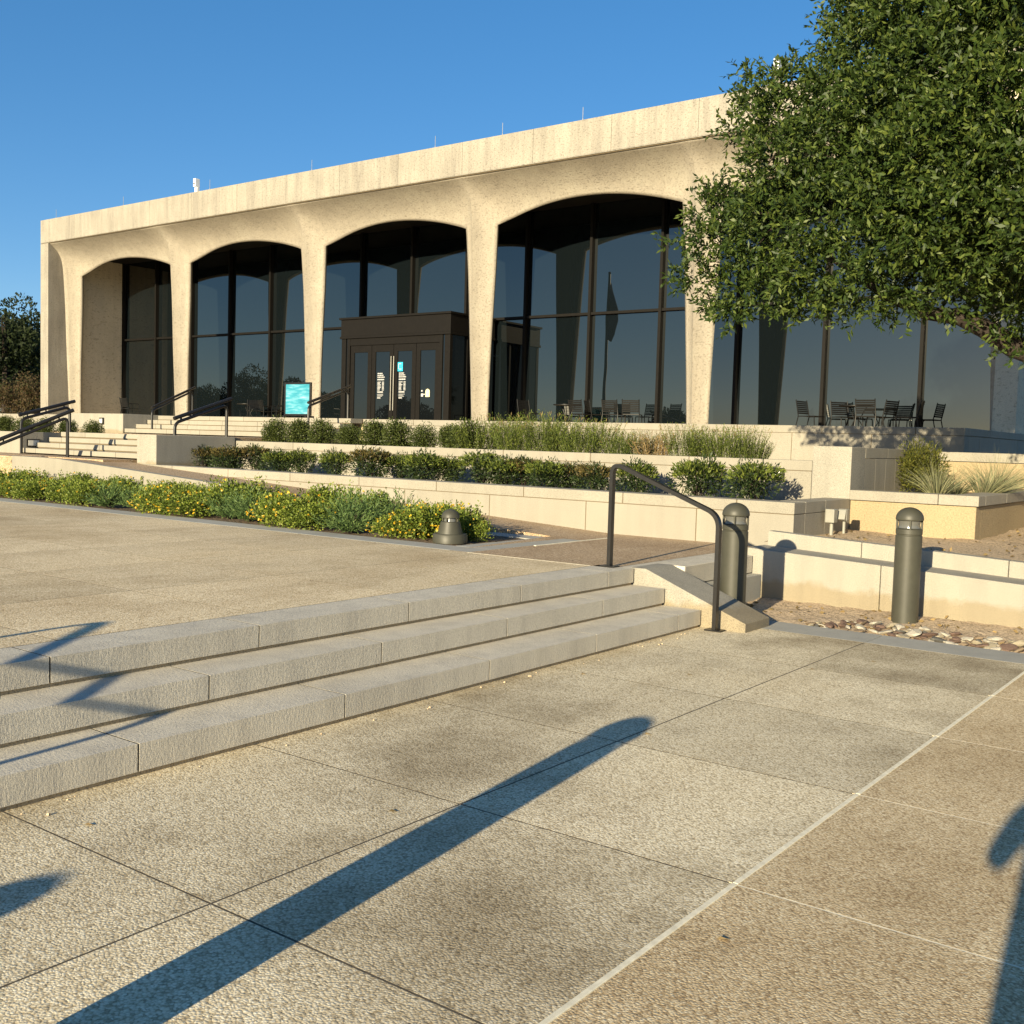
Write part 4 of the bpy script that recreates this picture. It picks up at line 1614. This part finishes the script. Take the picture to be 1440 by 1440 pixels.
b.tube([TB, (-1.0, 14.0, 1.2), (-1.05, 13.95, 2.0), (-1.0, 14.0, 2.8), (-.8, 14.1, 4.2), (-.7, 14.2, 6.2), (-.6, 14.3, 8)], [.34, .27, .25, .22, .17, .11, .04], 12)
o_ = b.build('trunk', M['bark'], oak, smooth=True)
b = MB()
lm = [at(1540, 540, 13.6), at(1470, 503, 13.3), at(1425, 487, 13.1), at(1385, 462, 12.9), at(1350, 446, 12.7), at(1300, 440, 12.6), at(1245, 415, 12.5), at(1180, 370, 12.5), at(1110, 330, 12.7)]
b.tube([(-1.02, 13.97, 1.9)] + [tuple(q) for q in lm], [.19, .15, .135, .125, .11, .095, .075, .055, .035, .015], 10)
ends = [tuple(at(*q)) for q in ((1290, 190, 12.3), (1180, 170, 12.8), (1080, 200, 13.3), (1060, 300, 13.3), (1400, 200, 12.2), (1300, 60, 12.8), (1240, 20, 13.2), (1150, 260, 12.7), (1350, 300, 12.1))]
for q in ends:
    s = Vector((-.9, 14.05, random.uniform(2.6, 4.6)))
    e = Vector(q)
    mid = s.lerp(e, .5) + Vector((random.uniform(-.2, .2), random.uniform(-.2, .2), random.uniform(.1, .5)))
    b.tube([s, s.lerp(mid, .5) + Vector((0, 0, .1)), mid, mid.lerp(e, .5), e], [.085, .065, .045, .028, .010], 7)
    for _ in range(7):
        u = random.uniform(.3, .95)
        s2 = s.lerp(e, u)
        e2 = s2 + Vector((random.uniform(-1, 1), random.uniform(-.8, .8), random.uniform(-.6, .8)))
        b.tube([s2, s2.lerp(e2, .5) + Vector((0, 0, .08)), e2], [.022, .014, .005], 5)
b.build('limbs', M['bark'], oak, smooth=True)


def far_tree(name, label, x, y, z0, h, w, mat, seed, n=26, leaf=.34, group=None, trunk_h=None, per=26):
    rng = np.random.default_rng(seed)
    t = thing(name, (x, y, z0), label, 'tree', group)
    bl = []
    for _ in range(n):
        d = rng.normal(size=3)
        d /= np.linalg.norm(d)
        c = np.array([0, 0, h * .58]) + d * np.array([w * .36, w * .36, h * .33]) * (.5 + .5 * rng.random())
        bl.append((tuple(c), w * (.13 + .09 * rng.random())))
    P, Dd = [], []
    for c, r in bl:
        m_ = int(per * 12)
        d = sphere_pts(m_, rng)
        P.append(np.array(c) + d * r * (.5 + .5 * rng.random((m_, 1)) ** .5))
        Dd.append(d + rng.normal(size=(m_, 3)) * .8)
    P, Dd = np.concatenate(P), np.concatenate(Dd)
    P[:, 2] = np.maximum(P[:, 2], .05)
    mesh_np('crown', *leaves(P, Dd, leaf * (.6 + .8 * rng.random(len(P))), leaf * .5, .2, rng), mat, t)
    b = MB()
    b.tube([(0, 0, -.2), (.1, 0, h * .3), (0, .1, h * .6), (0, 0, h * .85)], [h * .03, h * .024, h * .016, h * .004], 8)
    for k in range(6):
        a = k * 1.05 + seed
        b.tube([(0, 0, h * (.28 + .05 * k)), (math.cos(a) * w * .15, math.sin(a) * w * .15, h * (.42 + .05 * k)), (math.cos(a) * w * .32, math.sin(a) * w * .32, h * (.5 + .06 * k))], [h * .012, h * .008, h * .003], 6)
    t2 = b.build('trunk', M['bark'], t, smooth=True)
    t2.location = (0, 0, 0)
    t2.data.transform(Matrix.Translation(Vector((x, y, z0))))
    return t


def far_at(px, ytop, Y):
    a = at(px, ytop, Y)
    return a.x, a.z


LT = [(-30, 415, 46, 9, 'dark green oak at the far left edge, tallest of the group'), (6, 412, 44, 7, 'dark green oak left of the museum with a rounded top'), (34, 428, 50, 7, 'dark green oak rising close to the museum corner'), (52, 455, 58, 7, 'dark green oak partly behind the museum corner'), (20, 470, 60, 9, 'dark green oak low behind the two front ones')]
for i, (px, yt, Y, w, lab) in enumerate(LT):
    x, zt = far_at(px, yt, Y)
    far_tree('oak_tree', lab, x, Y, 1.2, zt - 1.2, w, M['leaf_far'], 100 + i, group='oaks beyond the left end of the museum')
x, zt = far_at(42, 522, 40)
far_tree('brown_shrub', 'brownish bare twigged shrub below the oaks at the far left', x, 40, 1.2, zt - 1.2, 4.2, M['leaf_brown'], 130, 16, .16)
x, zt = far_at(18, 535, 41)
far_tree('brown_shrub', 'brown green shrub at the left edge beside the bare twigged one', x, 41, 1.2, zt - 1.2, 3.6, M['leaf_brown'], 131, 14, .16)

# what the glass mirrors: trees and a flagpole far across the street
for i, (px, yt, w, lab) in enumerate([(290, 540, 12, 'distant tree mirrored at the left of the second arch'), (345, 517, 13, 'distant tree mirrored behind the chairs of the second arch'), (405, 527, 12, 'distant tree mirrored beside the cyan poster'),
                                      (468, 548, 11, 'distant tree mirrored left of the vestibule'), (600, 568, 12, 'distant tree mirrored in the entrance doors'), (950, 583, 9, 'small distant tree mirrored near the fourth arch pillar')]):
    Yv = 127.4
    a = at(px, yt, Yv)
    far_tree('street_tree', lab, a.x, 57.4 - Yv, -.2, a.z + .2, w, M['leaf_far'], 150 + i, 20, .5, 'trees across the street mirrored in the glass', per=44)
a = at(858, 386, 97.4)
fp = thing('flagpole', (a.x, -40, -.2), 'tall flagpole with a limp flag mirrored in the fourth arch', 'flagpole')
b = MB()
b.tube([(a.x, -40, -.2), (a.x, -40, a.z)], [.22, .12], 12)
b.lathe([(.1, 0), (.16, .12), (.1, .24)], a.x, -40, a.z, 12)
b.build('pole', M['metal_black'], fp, smooth=True)
v, f = [], []
for i in range(9):
    z = a.z - .6 - i * .75
    w = [.1, .35, .7, 1.0, 1.25, 1.3, 1.1, .9, .45][i]
    v += [(a.x - .12, -40, z), (a.x + w * .5, -40 + .25 * math.sin(i), z - .2), (a.x + w * .9, -40 - .2, z - .4), (a.x - .1, -40.12, z), (a.x + w * .5, -40.12 + .25 * math.sin(i), z - .2), (a.x + w * .9, -40.32, z - .4)]
for i in range(8):
    o_ = 6 * i
    for p_, q_ in ((0, 1), (1, 2), (2, 5), (5, 4), (4, 3), (3, 0)):
        f.append((o_ + p_, o_ + q_, o_ + 6 + q_, o_ + 6 + p_))
MB().add(v, f).build('flag', M['cloth'], fp, smooth=True)

# ------------------------------------------------------------------ river rocks
rockmesh = []
for k in range(7):
    bm = bmesh.new()
    bmesh.ops.create_icosphere(bm, subdivisions=2, radius=1)
    rr2 = np.random.default_rng(200 + k)
    dirs = rr2.normal(size=(9, 3))
    sc = (1, .55 + .3 * rr2.random(), .35 + .25 * rr2.random())
    for vv in bm.verts:
        dn = vv.co.normalized()
        s = 1 + .10 * sum(math.sin(3 * float(np.dot(d, dn))) for d in dirs[:4]) * .5
        # flatten a few facets
        for d in dirs[4:]:
            dd = d / np.linalg.norm(d)
            h = float(np.dot(dd, dn)) * s
            if h > .62: s *= .62 / h
        vv.co = Vector((dn.x * s * sc[0], dn.y * s * sc[1], dn.z * s * sc[2]))
    me = bpy.data.meshes.new('river_rock')
    bm.to_mesh(me)
    bm.free()
    me.shade_smooth()
    me.set_sharp_from_angle(angle=math.radians(22))
    rockmesh.append(me)
rr = random.Random(12)
cnt = 0
variants = {}
for k in range(7):
    for mi in range(5):
        me = rockmesh[k].copy()
        me.materials.append(ROCKM[mi])
        variants[(k, mi)] = me
LABR = ['cream river rock in the rock border along the concrete band', 'tan river rock in the rock border along the concrete band', 'reddish brown river rock in the rock border along the concrete band', 'grey river rock in the rock border along the concrete band', 'pale whitish river rock in the rock border along the concrete band']
placed = []
tries = 0
while cnt < 230 and tries < 20000:
    tries += 1
    x = rr.uniform(-3.55, 0.4)
    lo = 9.24
    hi = 9.66 if x > -3.3 else 9.45
    if x > -1.9: hi = 9.74
    y = rr.uniform(lo, hi)
    s = rr.choice([.035, .045, .05, .06, .075]) * (1.0 if cnt > 12 else 1.3)
    if (x + 2.9) ** 2 + (y - 10.05) ** 2 < .19 ** 2: continue
    if any((x - a) ** 2 + (y - b_) ** 2 < ((s + c) * .56) ** 2 for a, b_, c in placed): continue
    placed.append((x, y, s))
    mi = rr.choice([0, 0, 1, 1, 2, 2, 3, 4, 4])
    o = bpy.data.objects.new('river_rock', variants[(rr.randrange(7), mi)])
    COL.objects.link(o)
    zb = -0.03 + .05 * (y - 9.1) / 1.3
    o.location = (x, y, zb + s * .28)
    o.rotation_euler = (rr.uniform(-.4, .4), rr.uniform(-.4, .4), rr.uniform(0, 6.2))
    o.scale = (s * 1.1, s * 1.1, s * .75)
    tag(o, LABR[mi], 'rock', 'river rocks along the concrete band')
    cnt += 1

# dry leaves and crumbs on the ground
P, D = [], []
rg = np.random.default_rng(5)
n = 700
xs = rg.uniform(-4.4, 3, n)
ys = np.where(rg.random(n) < .3, rg.uniform(9.2, 10.35, n), rg.uniform(11.05, 16.5, n))
zs = np.where(ys < 10.5, -.03 + .05 * (ys - 9.1) / 1.3 + .012, .55 + .16 * (ys - 11) / 12 - .02 * (xs + 4) + .02)
P = np.stack([xs, ys, zs], 1)
ok = ~((P[:, 0] < -3.0) & (P[:, 1] > 13.1))
P = P[ok]
D = rg.normal(size=(len(P), 3)) * np.array([1, 1, .15])
struct(mesh_np('leaf_litter', *leaves(P, D, .055, .03, .15, rg), M['leaf_dry']), 'stuff')
v4, f4 = [], []
b = MB()
for _ in range(34):
    y = rg.uniform(1.5, 8.2)
    x = -4.10 + abs(rg.normal()) * .07
    s = rg.uniform(.003, .008)
    b.hexa([(x - s, y - s, .001), (x + s, y - s * .7, .001), (x + s * .8, y + s, .001), (x - s, y + s * .8, .001),
            (x - s * .6, y - s * .7, s * 1.2), (x + s * .7, y - s * .4, s * 1.3), (x + s * .5, y + s * .7, s * 1.1), (x - s * .6, y + s * .5, s * 1.2)])
struct(b.build('pale_crumbs', M['soil']), 'stuff')
b = MB()
for _ in range(14):
    y = rg.uniform(2, 8)
    x = rg.uniform(-3.9, -.2)
    b.add([(x, y, .004), (x + .03, y + .005, .007), (x + .035, y + .02, .004), (x + .005, y + .015, .008)], [(0, 1, 2, 3)])
struct(b.build('dead_leaves', M['leaf_dry']), 'stuff')


# ------------------------------------------------------------------ person holding the camera
def person():
    t = thing('person', (0.035, -0.30, 0), 'person standing behind the camera, arms raised, casting the shadow at the right', 'person')
    me = bpy.data.meshes.new('body')
    J = {'pelvis': (0, 0, .92, .178), 'waist': (0, 0, 1.06, .168), 'chest': (0, 0, 1.25, .162), 'neck': (0, .01, 1.43, .058), 'chin': (0, .03, 1.50, .068), 'head': (0, .03, 1.585, .088), 'crown': (0, .02, 1.66, .06)}
    E_ = [('pelvis', 'waist'), ('waist', 'chest'), ('chest', 'neck'), ('neck', 'chin'), ('chin', 'head'), ('head', 'crown')]
    for s, nm in ((-1, 'a'), (1, 'b')):
        J.update({nm + 'sh': (s * .17, 0, 1.37, .058), nm + 'el': (s * .275, .10, 1.13, .045), nm + 'wr': (s * .075, .24, 1.40, .028), nm + 'pa': (s * .045, .275, 1.47, .030),
                  nm + 'hip': (s * .09, 0, .86, .098), nm + 'kn': (s * .11, .02, .48, .060), nm + 'an': (s * .12, -.01, .09, .040), nm + 'ft': (s * .14, .15, .035, .036)})
        E_ += [('chest', nm + 'sh'), (nm + 'sh', nm + 'el'), (nm + 'el', nm + 'wr'), (nm + 'wr', nm + 'pa'), ('pelvis', nm + 'hip'), (nm + 'hip', nm + 'kn'), (nm + 'kn', nm + 'an'), (nm + 'an', nm + 'ft')]
        for k in range(4):
            J[nm + 'f%d' % k] = (s * (.040 - .008 * k), .285 + .004 * k, 1.50 + .012 * k, .010)
            J[nm + 'g%d' % k] = (s * (.012 - .004 * k), .292, 1.512 + .014 * k, .008)
            E_ += [(nm + 'pa', nm + 'f%d' % k), (nm + 'f%d' % k, nm + 'g%d' % k)]
        J[nm + 'th'] = (s * .02, .26, 1.465, .010)
        E_ += [(nm + 'pa', nm + 'th')]
    keys = list(J)
    me.from_pydata([J[k][:3] for k in keys], [(keys.index(a), keys.index(b)) for a, b in E_], [])
    o = bpy.data.objects.new('body', me)
    COL.objects.link(o)
    o.parent = t
    sk = o.modifiers.new('skin', 'SKIN')
    sk.use_smooth_shade = True
    for i, k in enumerate(keys):
        me.skin_vertices[0].data[i].radius = (J[k][3], J[k][3] * (.75 if k in ('pelvis', 'waist', 'chest') else 1))
    me.skin_vertices[0].data[0].use_root = True
    sb = o.modifiers.new('sub', 'SUBSURF')
    sb.levels = sb.render_levels = 2
    me.materials.append(M['cloth'])
    b = MB()
    b.lathe([(.092, 1.58), (.098, 1.62), (.088, 1.67), (.05, 1.70), (.01, 1.71)], 0, .01, 0, 16)
    h = b.build('hair', M['bark'], None, smooth=True)
    h.parent = t
    return t


person()
for o in bpy.data.objects:
    if '_o' in o:
        del o['_o']
